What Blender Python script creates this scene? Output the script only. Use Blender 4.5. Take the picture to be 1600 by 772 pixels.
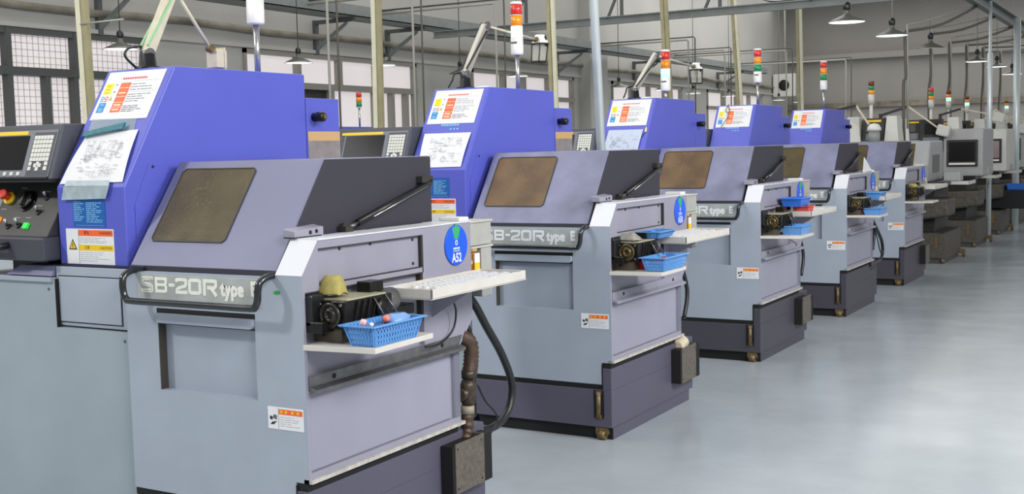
import bpy, bmesh, math, random
from mathutils import Vector, Matrix

for o in list(bpy.data.objects):
    bpy.data.objects.remove(o, do_unlink=True)
SC = bpy.context.scene
COL = SC.collection
random.seed(7)

# ------------------------------------------------------------------ camera, world, lights, exposure
cam_data = bpy.data.cameras.new('camera')
cam_data.sensor_fit = 'HORIZONTAL'; cam_data.sensor_width = 36.0; cam_data.lens = 40.885
cam_data.clip_start = 0.05; cam_data.clip_end = 200
cam = bpy.data.objects.new('camera', cam_data); COL.objects.link(cam)
R_ = Vector((0.86454539, 0.5019943, -0.02372732)); U_ = Vector((-0.02162148, 0.08432366, 0.99620381))
F_ = Vector((-0.50208941, 0.8607504, -0.08375549))
cam.matrix_world = Matrix(((R_.x, U_.x, -F_.x, 2.30538), (R_.y, U_.y, -F_.y, -2.68914), (R_.z, U_.z, -F_.z, 1.37576), (0, 0, 0, 1)))
SC.camera = cam

SC.view_settings.view_transform = 'Standard'
SC.view_settings.look = 'None'
SC.view_settings.gamma = 1.0
SC.view_settings.use_curve_mapping = False
SC.view_settings.exposure = 0.0

world = bpy.data.worlds.new('world'); SC.world = world
world.use_nodes = True
world.node_tree.nodes['Background'].inputs[0].default_value = (0.95, 0.97, 1.0, 1)
world.node_tree.nodes['Background'].inputs[1].default_value = 0.52

def area_light(name, loc, target, sx, sy, power, color=(1, 0.98, 0.96)):
    d = bpy.data.lights.new(name, 'AREA'); d.shape = 'RECTANGLE'; d.size = sx; d.size_y = sy
    d.energy = power; d.color = color
    o = bpy.data.objects.new(name, d); COL.objects.link(o)
    o.location = loc
    o.rotation_euler = (Vector(target) - Vector(loc)).to_track_quat('-Z', 'Y').to_euler()
    return o
# fill lights added out of frame; the front-left lamp follows the handle's shadow
area_light('added_fill_aisle', (6.0, 1.8, 4.4), (-0.4, 6.8, 0.7), 3, 2.0, 420)  # added fill for the fronts of the farther lathes
area_light('added_fill_row', (-3.2, 7.0, 5.4), (-3.2, 7.0, 0), 2.5, 18, 300)  # added overhead fill for the rows, no fixture modelled
area_light('added_fill_left_wall', (-7.2, 13.0, 5.6), (-7.2, 13.0, 0), 1.6, 34, 430)  # added to lighten the left wall
area_light('added_fill_rear', (-1.0, 27.0, 5.7), (-1.0, 27.0, 0), 16, 12, 820)  # added to lighten the far wall and rear of the hall
area_light('ceiling_lamp_front_left', (-4.4, -4.0, 5.2), (-0.4, 0.6, 0.9), 0.55, 0.55, 230)
area_light('added_fill_entry', (4.6, -2.2, 3.9), (-0.3, 2.2, 0.7), 2.0, 1.6, 210)  # added fill from the open side, for the second lathe's front

# ------------------------------------------------------------------ materials
def lin(c):
    return tuple(((x / 255) / 12.92 if x / 255 <= 0.04045 else ((x / 255 + 0.055) / 1.055) ** 2.4) for x in c)

MATS = {}
def mat(name, rgb, rough=0.5, metal=0.0, noise=0.0, nscale=20.0, bump=0.0, bscale=200.0, emit=None, estr=0.0, trans=0.0, alpha=1.0, spec=0.5, coat=0.0):
    if name in MATS: return MATS[name]
    m = bpy.data.materials.new(name); m.use_nodes = True
    nt = m.node_tree; b = nt.nodes['Principled BSDF']
    col = lin(rgb) + (1,)
    b.inputs['Base Color'].default_value = col
    b.inputs['Roughness'].default_value = rough
    b.inputs['Metallic'].default_value = metal
    b.inputs['Specular IOR Level'].default_value = spec
    b.inputs['Coat Weight'].default_value = coat
    if trans: b.inputs['Transmission Weight'].default_value = trans
    if alpha < 1: b.inputs['Alpha'].default_value = alpha
    if emit:
        b.inputs['Emission Color'].default_value = lin(emit) + (1,); b.inputs['Emission Strength'].default_value = estr
    tc = nt.nodes.new('ShaderNodeTexCoord')
    if noise:
        n = nt.nodes.new('ShaderNodeTexNoise'); n.inputs['Scale'].default_value = nscale; n.inputs['Detail'].default_value = 5
        nt.links.new(tc.outputs['Object'], n.inputs['Vector'])
        r = nt.nodes.new('ShaderNodeMapRange'); r.inputs['From Min'].default_value = 0.3; r.inputs['From Max'].default_value = 0.7
        r.inputs['To Min'].default_value = 1 - noise; r.inputs['To Max'].default_value = 1 + noise * 0.6
        nt.links.new(n.outputs['Fac'], r.inputs['Value'])
        mx = nt.nodes.new('ShaderNodeVectorMath'); mx.operation = 'SCALE'; mx.inputs[0].default_value = col[:3]
        nt.links.new(r.outputs['Result'], mx.inputs['Scale'])
        nt.links.new(mx.outputs['Vector'], b.inputs['Base Color'])
    if bump:
        n2 = nt.nodes.new('ShaderNodeTexNoise'); n2.inputs['Scale'].default_value = bscale; n2.inputs['Detail'].default_value = 3
        nt.links.new(tc.outputs['Object'], n2.inputs['Vector'])
        bp = nt.nodes.new('ShaderNodeBump'); bp.inputs['Strength'].default_value = bump; bp.inputs['Distance'].default_value = 0.002
        nt.links.new(n2.outputs['Fac'], bp.inputs['Height'])
        nt.links.new(bp.outputs['Normal'], b.inputs['Normal'])
    MATS[name] = m
    return m

BLUE = mat('blue_enamel', (86, 94, 194), 0.42, noise=0.05, nscale=3, bump=0.12, bscale=350)
LILAC = mat('lilac_hood_enamel', (116, 119, 148), 0.45, noise=0.05, nscale=4, bump=0.1, bscale=300)
LILAC_SCUFF = mat('scuffed_lilac_enamel', (124, 127, 154), 0.45, noise=0.22, nscale=7, bump=0.1, bscale=300)
VIOLET = mat('dark_violet_textured_paint', (50, 49, 59), 0.6, noise=0.12, nscale=220, bump=0.5, bscale=420)
PANEL = mat('blue_grey_enamel', (160, 170, 184), 0.42, noise=0.06, nscale=5)  # lightened to make up for weak light on the fronts
PANEL2 = mat('end_wall_light_toned_enamel', (148, 147, 163), 0.42, noise=0.07, nscale=6)  # end faces toned apart from the fronts to stand for different light
CABGREY = mat('grey_cabinet_enamel', (152, 165, 173), 0.45, noise=0.06, nscale=4)
CHAMFER = mat('pale_grey_enamel', (214, 217, 223), 0.42, noise=0.03, nscale=6)
TANKP = mat('purple_tank_paint', (84, 82, 99), 0.5, noise=0.04, nscale=4)
TANKQ = mat('slate_tank_paint', (68, 66, 77), 0.5, noise=0.04, nscale=4)
BLACK = mat('black_plastic', (24, 25, 28), 0.35)
DARK = mat('shadow_gap_black', (14, 14, 16), 0.7)
GREASE = mat('greasy_black_iron', (25, 24, 22), 0.32, metal=0.3, noise=0.5, nscale=35, bump=0.6, bscale=120)
STEEL = mat('bright_steel', (190, 192, 192), 0.25, metal=0.9)
DSTEEL = mat('dull_steel', (120, 120, 122), 0.4, metal=0.7, noise=0.2, nscale=30)
PLATE = mat('brushed_name_plate', (172, 177, 175), 0.4, metal=0.0, noise=0.2, nscale=9)
LETTER = mat('ivory_lettering', (236, 238, 226), 0.5, noise=0.08, nscale=40)
LETTERW = mat('pale_lettering', (232, 237, 240), 0.5)
TRAYM = mat('cream_tray_enamel', (206, 203, 196), 0.45, noise=0.06, nscale=12)
BOXM = mat('mottled_brown_steel', (104, 98, 90), 0.55, metal=0.2, noise=0.3, nscale=60)
BRASS = mat('dirty_brass', (118, 100, 68), 0.45, metal=0.35, noise=0.4, nscale=60)
RUST = mat('oily_brown_rubber', (74, 56, 44), 0.45, noise=0.4, nscale=40)
CREAMR = mat('cream_corrugated_plastic', (208, 196, 172), 0.5, noise=0.15, nscale=40)
HOSE = mat('black_rubber_hose', (26, 28, 30), 0.38)
GLASSBROWN = mat('amber_window', (84, 74, 48), 0.3, noise=0.32, nscale=9, bump=0.4, bscale=90, spec=0.3)
GLASSCOPPER = mat('copper_toned_window', (104, 80, 50), 0.28, noise=0.4, nscale=7, bump=0.5, bscale=90, spec=0.35)
GASKET = mat('window_gasket', (48, 46, 44), 0.6)
WHITE = mat('white_paper', (226, 228, 230), 0.6)
WHITEP = mat('white_plastic', (228, 228, 226), 0.4)
ORANGE = mat('orange_print', (238, 104, 48), 0.5)
YELLOW = mat('yellow_print', (236, 196, 30), 0.5)
YELLOW2 = mat('bright_yellow_print', (240, 224, 30), 0.5)
CYAN = mat('cyan_print', (20, 136, 200), 0.5)
STBLUE = mat('sticker_blue', (16, 92, 168), 0.45)
DISCB = mat('badge_blue', (10, 66, 196), 0.35)
DISCE = mat('badge_edge', (20, 90, 230), 0.3)
GREENP = mat('green_print', (52, 166, 104), 0.5)
REDP = mat('red_print', (214, 60, 50), 0.5)
INK = mat('grey_ink', (96, 98, 104), 0.7)
INKD = mat('black_ink', (36, 36, 44), 0.7)
INKN = mat('navy_marker_ink', (40, 44, 120), 0.7)
INKL = mat('pale_ink', (176, 178, 182), 0.7)
INKC = mat('pale_blue_print', (130, 190, 225), 0.6)
SLEEVE = mat('clear_plastic_sleeve', (176, 192, 200), 0.15, alpha=0.45)
TEAL = mat('teal_clip_metal', (38, 110, 124), 0.35, metal=0.2, noise=0.3, nscale=60)
CONSOLE = mat('console_dark_grey', (66, 68, 78), 0.5, bump=0.2, bscale=400)
CONFRAME = mat('console_mid_grey', (112, 117, 126), 0.5)
SCREEN = mat('dark_screen', (26, 26, 28), 0.15)
KEYM = mat('ivory_keys', (216, 217, 208), 0.5)
SWP = mat('switch_panel_black', (58, 58, 58), 0.5, noise=0.1, nscale=50)
REDB = mat('red_button', (206, 54, 40), 0.35)
YELB = mat('yellow_collar', (232, 200, 40), 0.45)
GREENL = mat('green_lit_button', (30, 190, 60), 0.3, emit=(30, 220, 70), estr=0.6)
ORANGEL = mat('orange_lit_button', (250, 140, 40), 0.3, emit=(255, 150, 40), estr=0.6)
LENR = mat('red_lens', (214, 50, 44), 0.2, coat=0.5)
LENO = mat('orange_lens', (244, 150, 20), 0.2, coat=0.5)
LENG = mat('green_lens', (20, 140, 80), 0.2, coat=0.5)
LENDR = mat('dark_red_lens', (120, 40, 32), 0.25)
LENGL = mat('lit_green_lens', (160, 255, 220), 0.2, emit=(130, 255, 205), estr=2.2)
LENWL = mat('lit_white_green_lens', (225, 255, 240), 0.2, emit=(205, 255, 232), estr=1.6)
LENRL = mat('lit_red_lens', (255, 110, 80), 0.2, emit=(255, 90, 60), estr=1.6)
TAN = mat('tan_tape', (196, 160, 110), 0.6)
LAMPB = mat('beige_lamp_enamel', (206, 198, 176), 0.45, noise=0.1, nscale=30)
LAMPS = mat('silver_lamp_arm', (176, 174, 164), 0.35, metal=0.4)
LAMPG = mat('lamp_glass', (230, 232, 226), 0.2)
LAMPGN = mat('green_tinted_arm', (150, 196, 150), 0.45)
BASKB = mat('sky_blue_plastic', (98, 158, 222), 0.35)
BASKD = mat('royal_blue_plastic', (60, 122, 224), 0.35)
REDPL = mat('red_plastic', (186, 40, 40), 0.4)
CORAL = mat('coral_plastic', (226, 92, 84), 0.4)
RAGY = mat('oily_yellow_cloth', (168, 158, 92), 0.9, noise=0.25, nscale=30, bump=0.6, bscale=60)
RAGG = mat('grey_cloth', (140, 138, 132), 0.9, noise=0.25, nscale=30, bump=0.6, bscale=60)
PINK = mat('pale_pink_plastic', (236, 190, 190), 0.4)
VIAL = mat('clear_vial_plastic', (240, 243, 245), 0.08, alpha=0.55, spec=0.9)
AMBER = mat('amber_oil', (150, 92, 20), 0.15, noise=0.5, nscale=18)
GREYB = mat('grey_reservoir', (168, 168, 164), 0.45, noise=0.1, nscale=20)
TRUNK = mat('ivory_trunking', (214, 212, 186), 0.5, noise=0.08, nscale=6)
TRUNKO = mat('olive_conduit', (158, 152, 118), 0.5, noise=0.15, nscale=8)
CONDW = mat('white_conduit', (158, 157, 148), 0.5)
CONDD = mat('dark_conduit', (84, 82, 72), 0.55)
SILVER = mat('galvanised_pole', (206, 216, 218), 0.34, metal=0.35)
STEELB = mat('grey_steel_beam', (124, 130, 128), 0.55, noise=0.12, nscale=5)
STEELD = mat('dark_steel_bracket', (84, 87, 88), 0.55)
SHADE = mat('grey_green_lamp_shade', (96, 98, 90), 0.4, metal=0.3)
BULB = mat('lit_lamp_opening', (255, 255, 255), 0.4, emit=(250, 255, 255), estr=1.5)
OFFW = mat('off_white_enamel', (206, 206, 200), 0.45, noise=0.05, nscale=8)
GLATHE = mat('pale_grey_enamel_lathe', (164, 166, 166), 0.45, noise=0.06, nscale=6)
CHIPB = mat('grimy_brown_steel', (84, 80, 72), 0.6, metal=0.15, noise=0.35, nscale=25)
CHIPD = mat('grimy_black_steel', (44, 44, 42), 0.6, noise=0.35, nscale=25)
WFRAME = mat('grey_window_frame', (142, 139, 132), 0.55)
WFRAMED = mat('dark_window_frame', (78, 80, 80), 0.55)
PANE = mat('frosted_daylit_pane', (190, 186, 186), 0.6, emit=(226, 218, 218), estr=0.62)
PANEG = mat('open_pane_foliage', (110, 140, 70), 0.7, noise=0.5, nscale=14, emit=(150, 180, 90), estr=0.35)
PANEK = mat('open_pane_dark', (56, 56, 52), 0.6, noise=0.3, nscale=8)
GRILLE = mat('window_mesh_wire', (176, 172, 170), 0.6)
GREENB = mat('green_sticker', (36, 150, 76), 0.5)

# setting materials -----------------------------------------------------------
def wall_mat(name, rgb, rough=0.8):
    return mat(name, rgb, rough, noise=0.07, nscale=0.9, bump=0.1, bscale=30)
WALLL = wall_mat('painted_plaster_left', (172, 171, 166))
WALLF = wall_mat('painted_plaster_far', (150, 147, 142))
MOULD = mat('stained_wall_pipe', (132, 126, 112), 0.7, noise=0.45, nscale=3)
CEIL = wall_mat('ceiling_paint', (176, 174, 170))

def floor_mat():
    m = bpy.data.materials.new('epoxy_floor'); m.use_nodes = True
    nt = m.node_tree; b = nt.nodes['Principled BSDF']
    tc = nt.nodes.new('ShaderNodeTexCoord')
    n = nt.nodes.new('ShaderNodeTexNoise'); n.inputs['Scale'].default_value = 1.6; n.inputs['Detail'].default_value = 7; n.inputs['Roughness'].default_value = 0.6
    nt.links.new(tc.outputs['Object'], n.inputs['Vector'])
    cr = nt.nodes.new('ShaderNodeValToRGB')
    cr.color_ramp.elements[0].position = 0.32; cr.color_ramp.elements[0].color = lin((162, 171, 177)) + (1,)
    cr.color_ramp.elements[1].position = 0.68; cr.color_ramp.elements[1].color = lin((177, 186, 192)) + (1,)
    nt.links.new(n.outputs['Fac'], cr.inputs['Fac']); nt.links.new(cr.outputs['Color'], b.inputs['Base Color'])
    n2 = nt.nodes.new('ShaderNodeTexNoise'); n2.inputs['Scale'].default_value = 3.0; n2.inputs['Detail'].default_value = 4
    nt.links.new(tc.outputs['Object'], n2.inputs['Vector'])
    r = nt.nodes.new('ShaderNodeMapRange'); r.inputs['To Min'].default_value = 0.12; r.inputs['To Max'].default_value = 0.30
    nt.links.new(n2.outputs['Fac'], r.inputs['Value']); nt.links.new(r.outputs['Result'], b.inputs['Roughness'])
    bp = nt.nodes.new('ShaderNodeBump'); bp.inputs['Strength'].default_value = 0.12; bp.inputs['Distance'].default_value = 0.01
    nt.links.new(n2.outputs['Fac'], bp.inputs['Height']); nt.links.new(bp.outputs['Normal'], b.inputs['Normal'])
    b.inputs['Specular IOR Level'].default_value = 0.55
    return m
FLOOR = floor_mat()

# ------------------------------------------------------------------ mesh helpers
class MB:
    def __init__(self): self.v = []; self.f = []; self.m = []; self.s = []
    def add(self, vs, fs, mi=0, smooth=False):
        o = len(self.v); self.v += [tuple(p) for p in vs]
        for f in fs: self.f.append([i + o for i in f]); self.m.append(mi); self.s.append(smooth)
        return self
    def box(self, x0, x1, y0, y1, z0, z1, mi=0):
        vs = [(x0, y0, z0), (x1, y0, z0), (x1, y1, z0), (x0, y1, z0), (x0, y0, z1), (x1, y0, z1), (x1, y1, z1), (x0, y1, z1)]
        return self.add(vs, [(0, 3, 2, 1), (4, 5, 6, 7), (0, 1, 5, 4), (1, 2, 6, 5), (2, 3, 7, 6), (3, 0, 4, 7)], mi)
    def prism(self, a, b, mi=0):                     # a, b: matching outlines
        n = len(a); fs = [tuple(range(n))[::-1], tuple(range(n, 2 * n))]
        fs += [(i, (i + 1) % n, n + (i + 1) % n, n + i) for i in range(n)]
        return self.add(list(a) + list(b), fs, mi)
    def px(self, yz, x0, x1, mi=0): return self.prism([(x0, y, z) for y, z in yz], [(x1, y, z) for y, z in yz], mi)
    def py(self, xz, y0, y1, mi=0): return self.prism([(x, y0, z) for x, z in xz], [(x, y1, z) for x, z in xz], mi)
    def pz(self, xy, z0, z1, mi=0): return self.prism([(x, y, z0) for x, y in xy], [(x, y, z1) for x, y in xy], mi)
    def cyl(self, p0, p1, r, n=12, r2=None, mi=0):
        return self.tube([p0, p1], r, n, mi, r2)
    def tube(self, path, r, n=10, mi=0, r2=None, flat=None):
        P = [Vector(p) for p in path]; rings = []
        up = None
        for i, p in enumerate(P):
            t = (P[min(i + 1, len(P) - 1)] - P[max(i - 1, 0)]).normalized()
            if up is None:
                up = Vector((0, 0, 1)) if abs(t.z) < 0.9 else Vector((1, 0, 0))
            a = (up - t * up.dot(t)).normalized(); b = t.cross(a); up = a
            rr = r if r2 is None else r + (r2 - r) * i / max(1, len(P) - 1)
            if isinstance(r, (list, tuple)): rr = r[i]
            rings.append([p + a * (rr * math.cos(2 * math.pi * k / n)) + b * (rr * math.sin(2 * math.pi * k / n)) for k in range(n)])
        vs = [q for ring in rings for q in ring]; o = len(self.v); self.v += [tuple(q) for q in vs]
        for i in range(len(P) - 1):
            for k in range(n):
                self.f.append([o + i * n + k, o + i * n + (k + 1) % n, o + (i + 1) * n + (k + 1) % n, o + (i + 1) * n + k]); self.m.append(mi); self.s.append(True)
        self.f.append([o + k for k in range(n)][::-1]); self.m.append(mi); self.s.append(False)
        self.f.append([o + (len(P) - 1) * n + k for k in range(n)]); self.m.append(mi); self.s.append(False)
        return self
    def lathe(self, prof, c, axis='z', n=24, mi=0, smooth=True, caps=True):
        rings = []
        for r, h in prof:
            ring = []
            for k in range(n):
                a = 2 * math.pi * k / n; x, y = r * math.cos(a), r * math.sin(a)
                if axis == 'z': q = (c[0] + x, c[1] + y, c[2] + h)
                elif axis == 'x': q = (c[0] + h, c[1] + x, c[2] + y)
                else: q = (c[0] + x, c[1] + h, c[2] + y)
                ring.append(q)
            rings.append(ring)
        o = len(self.v); self.v += [q for rg in rings for q in rg]
        for i in range(len(rings) - 1):
            for k in range(n):
                self.f.append([o + i * n + k, o + i * n + (k + 1) % n, o + (i + 1) * n + (k + 1) % n, o + (i + 1) * n + k]); self.m.append(mi); self.s.append(smooth)
        if caps and prof[0][0] > 1e-5: self.f.append([o + k for k in range(n)]); self.m.append(mi); self.s.append(False)
        if caps and prof[-1][0] > 1e-5: self.f.append([o + (len(rings) - 1) * n + k for k in range(n)]); self.m.append(mi); self.s.append(False)
        return self
    def ribbon(self, pts, w, place, d=0.001, mi=0):   # 2-D polyline thickened to width w, placed by place(u, v, depth)
        P = [Vector(p) for p in pts]
        closed = (P[0] - P[-1]).length < 1e-6
        if closed: P = P[:-1]
        N = len(P); L = []; Rr = []
        for i in range(N):
            a = P[(i - 1) % N] if (closed or i > 0) else None; b = P[(i + 1) % N] if (closed or i < N - 1) else None
            d1 = (P[i] - a).normalized() if a is not None else (b - P[i]).normalized()
            d2 = (b - P[i]).normalized() if b is not None else d1
            n1 = Vector((-d1.y, d1.x)); n2 = Vector((-d2.y, d2.x)); nn = n1 + n2
            nn = nn.normalized() if nn.length > 1e-6 else n1
            k = w / 2 / max(0.5, nn.dot(n1))
            L.append(P[i] + nn * k); Rr.append(P[i] - nn * k)
        for i in range(N if closed else N - 1):
            j = (i + 1) % N
            q = [L[i], L[j], Rr[j], Rr[i]]
            self.prism([place(p.x, p.y, 0) for p in q], [place(p.x, p.y, d) for p in q], mi)
        return self
    def plate(self, u0, u1, v0, v1, place, d0=0.0, d1=0.001, mi=0):
        q = [(u0, v0), (u1, v0), (u1, v1), (u0, v1)]
        return self.prism([place(u, v, d0) for u, v in q], [place(u, v, d1) for u, v in q], mi)
    def poly(self, q, place, d0=0.0, d1=0.001, mi=0):
        return self.prism([place(u, v, d0) for u, v in q], [place(u, v, d1) for u, v in q], mi)
    def mesh(self, name, mats, merge=False):
        me = bpy.data.meshes.new(name)
        me.from_pydata(self.v, [], self.f)
        for m in mats: me.materials.append(m)
        for i, p in enumerate(me.polygons):
            p.material_index = self.m[i]; p.use_smooth = self.s[i]
        bm = bmesh.new(); bm.from_mesh(me); bmesh.ops.recalc_face_normals(bm, faces=bm.faces); bm.to_mesh(me); bm.free()
        me.update()
        return me

CACHE = {}
def build(mb, name, mats, parent=None, bevel=0.0, loc=None, label=None):
    if isinstance(mb, MB):
        if not isinstance(mats, (list, tuple)): mats = [mats]
        me = mb.mesh(name, mats)
    else: me = mb
    o = bpy.data.objects.new(name, me); COL.objects.link(o)
    if parent is not None: o.parent = parent
    if loc: o.location = loc
    if bevel:
        b = o.modifiers.new('bevel', 'BEVEL'); b.width = bevel; b.segments = 2; b.limit_method = 'ANGLE'; b.angle_limit = math.radians(40); b.harden_normals = False
    if label: o['label'] = label
    return o
def cached(key, fn, name, mats, parent, bevel=0.0, loc=None, label=None):
    if key not in CACHE:
        mb = fn()
        CACHE[key] = mb.mesh(name, mats if isinstance(mats, (list, tuple)) else [mats])
    return build(CACHE[key], name, mats, parent, bevel, loc, label)
def tag(o, label, cat, group=None, kind=None):
    if label: o['label'] = label
    if cat: o['category'] = cat
    if group: o['group'] = group
    if kind: o['kind'] = kind
    return o
def empty(name, loc, label, cat, group=None):
    o = bpy.data.objects.new(name, None); COL.objects.link(o); o.location = loc; o.empty_display_size = 0.1
    return tag(o, label, cat, group)
def struct(mb, name, m, bevel=0.0, label=None):
    o = build(mb, name, m, None, bevel); o['kind'] = 'structure'
    if label: o['label'] = label
    return o
def copy_tree(o, parent=None):
    c = o.copy(); COL.objects.link(c)
    if parent is not None: c.parent = parent
    for ch in list(o.children): copy_tree(ch, c)
    return c

def text_into(mb, body, size, place, mi=0, bold=0.0, d=0.0008, u=0.0, v=0.0, align='CENTER', sx=1.0):
    cu = bpy.data.curves.new('t', 'FONT'); cu.body = body; cu.size = size; cu.align_x = align; cu.align_y = 'CENTER'; cu.offset = bold
    cu.resolution_u = 3
    to = bpy.data.objects.new('t', cu); COL.objects.link(to)
    bpy.context.view_layer.update()
    dg = bpy.context.evaluated_depsgraph_get()
    me = bpy.data.meshes.new_from_object(to.evaluated_get(dg))
    vs = [place(u + p.co.x * sx, v + p.co.y, d) for p in me.vertices]
    fs = [tuple(p.vertices) for p in me.polygons]
    mb.add(vs, fs, mi)
    bpy.data.objects.remove(to, do_unlink=True); bpy.data.curves.remove(cu); bpy.data.meshes.remove(me)

def on_front(y):                         # u = X, v = Z on a wall that faces -Y
    return lambda u, v, d: (u, y - d, v)
def on_end(x):                           # u = Y, v = Z on a wall that faces +X
    return lambda u, v, d: (x + d, u, v)
def on_slope(ya, za, yb, zb):            # u = X, v = distance up a face that leans back
    L = math.hypot(yb - ya, zb - za); sy, sz = (yb - ya) / L, (zb - za) / L
    return lambda u, v, d: (u, ya + sy * v - sz * d, za + sz * v + sy * d)
CAB_SLOPE = on_slope(.067, 1.279, .323, 1.70)
HOOD_SLOPE = on_slope(.04, 1.018, .284, 1.359)
NC_SLOPE = on_slope(.05, 1.31, .12, 1.505)
SW_SLOPE = on_slope(.025, 1.105, .15, 1.30)

def smooth_path(pts, n=6):
    P = [Vector(p) for p in pts]; out = []
    for i in range(len(P) - 1):
        p0 = P[max(i - 1, 0)]; p1 = P[i]; p2 = P[i + 1]; p3 = P[min(i + 2, len(P) - 1)]
        for k in range(n):
            t = k / n
            out.append(0.5 * ((2 * p1) + (p2 - p0) * t + (2 * p0 - 5 * p1 + 4 * p2 - p3) * t * t + (3 * p1 - p0 - 3 * p2 + p3) * t ** 3))
    out.append(P[-1]); return out

# ================================================================== THE SETTING
WX, FY, ZC = -9.0, 34.6, 6.0
fl = MB().box(WX - 0.2, 9, -7, FY + 0.2, -0.2, 0)
struct(fl, 'floor', FLOOR)
struct(MB().box(WX - 0.2, 9, -7, FY + 0.2, ZC, ZC + 0.2), 'ceiling', CEIL)
struct(MB().box(WX, 9, FY, FY + 0.2, 0, ZC), 'wall_far', WALLF)

# windows of the left wall: (y0, y1, mullions top row, mullions bottom row, dark frame)
WINS = [(2.2, 7.75, [3.0, 4.4, 5.74, 6.65], [3.0, 3.7, 4.4, 5.1, 5.74, 6.23, 6.62, 7.2], True),
        (9.45, 13.6, [10.6, 11.56, 12.5], [10.6, 11.35, 12.45, 12.9, 13.3], False),
        (15.35, 19.4, [16.5, 17.3, 18.3], [16.5, 17.3, 18.3], False),
        (21.3, 25.5, [22.4, 23.4, 24.4], [22.4, 23.4, 24.4], False),
        (27.3, 32.0, [28.6, 29.7, 30.8], [28.6, 29.7, 30.8], False)]
WZ0, WZ1, TZ0, TZ1 = 1.0, 2.85, 2.33, 2.42
wl = MB()
ys = [-7.0]
for w in WINS:
    wl.box(WX - 0.2, WX, ys[-1], w[0], 0, ZC)
    wl.box(WX - 0.2, WX, w[0], w[1], 0, WZ0); wl.box(WX - 0.2, WX, w[0], w[1], WZ1, ZC)
    ys.append(w[1])
wl.box(WX - 0.2, WX, ys[-1], FY + 0.2, 0, ZC)
struct(wl, 'wall_left', WALLL)
# wall pier beside the third window
struct(MB().box(WX, WX + 0.25, 19.75, 20.6, 0, ZC - 0.01), 'trim_5', WALLL)
for i, (y0, y1, mt, mbm, dk) in enumerate(WINS):
    we = empty('window_%d' % (i + 1), (WX, (y0 + y1) / 2, WZ0), None, None); we['kind'] = 'structure'
    yc = (y0 + y1) / 2
    fr = MB(); t = 0.06; dx0, dx1 = -0.12, 0.03
    fr.box(dx0, dx1, y0 - yc, y1 - yc, 0, t); fr.box(dx0, dx1, y0 - yc, y1 - yc, WZ1 - WZ0 - t, WZ1 - WZ0)
    fr.box(dx0, dx1, y0 - yc, y0 - yc + t, 0, WZ1 - WZ0); fr.box(dx0, dx1, y1 - yc - t, y1 - yc, 0, WZ1 - WZ0)
    fr.box(dx0, dx1 + 0.02, y0 - yc, y1 - yc, TZ0 - WZ0, TZ1 - WZ0)
    for q in mt: fr.box(dx0, dx1 + 0.01, q - yc - 0.035, q - yc + 0.035, TZ1 - WZ0, WZ1 - WZ0)
    for q in mbm: fr.box(dx0, dx1 + 0.01, q - yc - 0.032, q - yc + 0.032, 0, TZ0 - WZ0)
    build(fr, 'window_frame', WFRAMED if dk else WFRAME, we)
    cuts = sorted([y0] + mbm + [y1])
    for a, b in zip(cuts[:-1], cuts[1:]):
        m = PANE
        if i == 1 and a < 10.8 and b > 9.5: m = PANEK
        if i == 2 and abs(a - 16.5) < .01: m = PANEG
        build(MB().box(-0.09, -0.07, a - yc, b - yc, 0, TZ0 - WZ0), 'window_pane', m, we)
    cuts = sorted([y0] + mt + [y1])
    for a, b in zip(cuts[:-1], cuts[1:]):
        build(MB().box(-0.09, -0.07, a - yc, b - yc, TZ1 - WZ0, WZ1 - WZ0), 'window_pane', PANE, we)
    if i == 0:
        g = MB(); y = y0 + .1
        while y < y1: g.box(-0.064, -0.06, y - yc - .0025, y - yc + .0025, 0, WZ1 - WZ0); y += 0.075
        z = .05
        while z < WZ1 - WZ0: g.box(-0.064, -0.06, y0 - yc, y1 - yc, z - .0025, z + .0025); z += 0.075
        build(g, 'wire_mesh', GRILLE, we)
# sill band above the windows and the stained pipe run along the left wall
struct(MB().box(WX, WX + 0.05, -7, FY, 2.86, 2.91), 'trim_1', WALLL)
pipe = MB().tube([(WX + 0.05, y, 3.11 + 0.02 * math.sin(y * 1.7)) for y in [x * 0.8 - 6 for x in range(51)]], 0.045, 8)
struct(pipe, 'trim_2', MOULD)
struct(MB().box(WX, 9, FY - 0.12, FY, 2.42, 2.58), 'trim_3', MOULD)
struct(MB().box(WX, 9, FY - 0.3, FY, 3.92, 4.1), 'trim_4', WALLF)

# ------------------------------------------------------------------ overhead steelwork
def bracket(y):
    e = empty('wall_bracket', (WX, y, 3.35), None, 'bracket', 'dark brackets that carry the cable tray')
    build(MB().box(0, 0.06, -0.035, 0.035, -0.5, 0.0), 'post', STEELD, e)
    build(MB().box(0, 0.75, -0.03, 0.03, -0.06, -0.005), 'arm', STEELD, e)
    build(MB().prism([(0.05, -.02, -.45), (0.05, .02, -.45), (0.05, .02, -.38), (0.05, -.02, -.38)], [(0.62, -.02, -.09), (0.62, .02, -.09), (0.62, .02, -.05), (0.62, -.02, -.05)]), 'brace', STEELB, e)
    return e
BR = [7.0, 11.0, 12.8, 18.65, 22.5, 28.1]
BL = ['dark steel wall bracket nearest the camera, above the leftmost window', 'dark steel wall bracket over the second window, its left one', 'dark steel wall bracket over the second window, its right one',
      'dark steel wall bracket above the window with the green pane', 'dark steel wall bracket beyond the wall pier', 'farthest dark steel wall bracket under the cable tray']
for y, l in zip(BR, BL): bracket(y)['label'] = l
ct = empty('cable_tray', (WX + .6, 14, 3.35), 'long grey cable tray running along the left wall on brackets', 'cable tray')
build(MB().box(-.22, .22, -17, 16, 0, .012).box(-.22, -.2, -17, 16, 0, .1).box(.2, .22, -17, 16, 0, .16), 'channel', STEELB, ct)
build(MB().tube([(-.1, -17, .04), (-.1, 16, .04)], .03, 8).tube([(0.02, -17, .04), (0.02, 16, .04)], .025, 8), 'cable', CONDD, ct)
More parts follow.
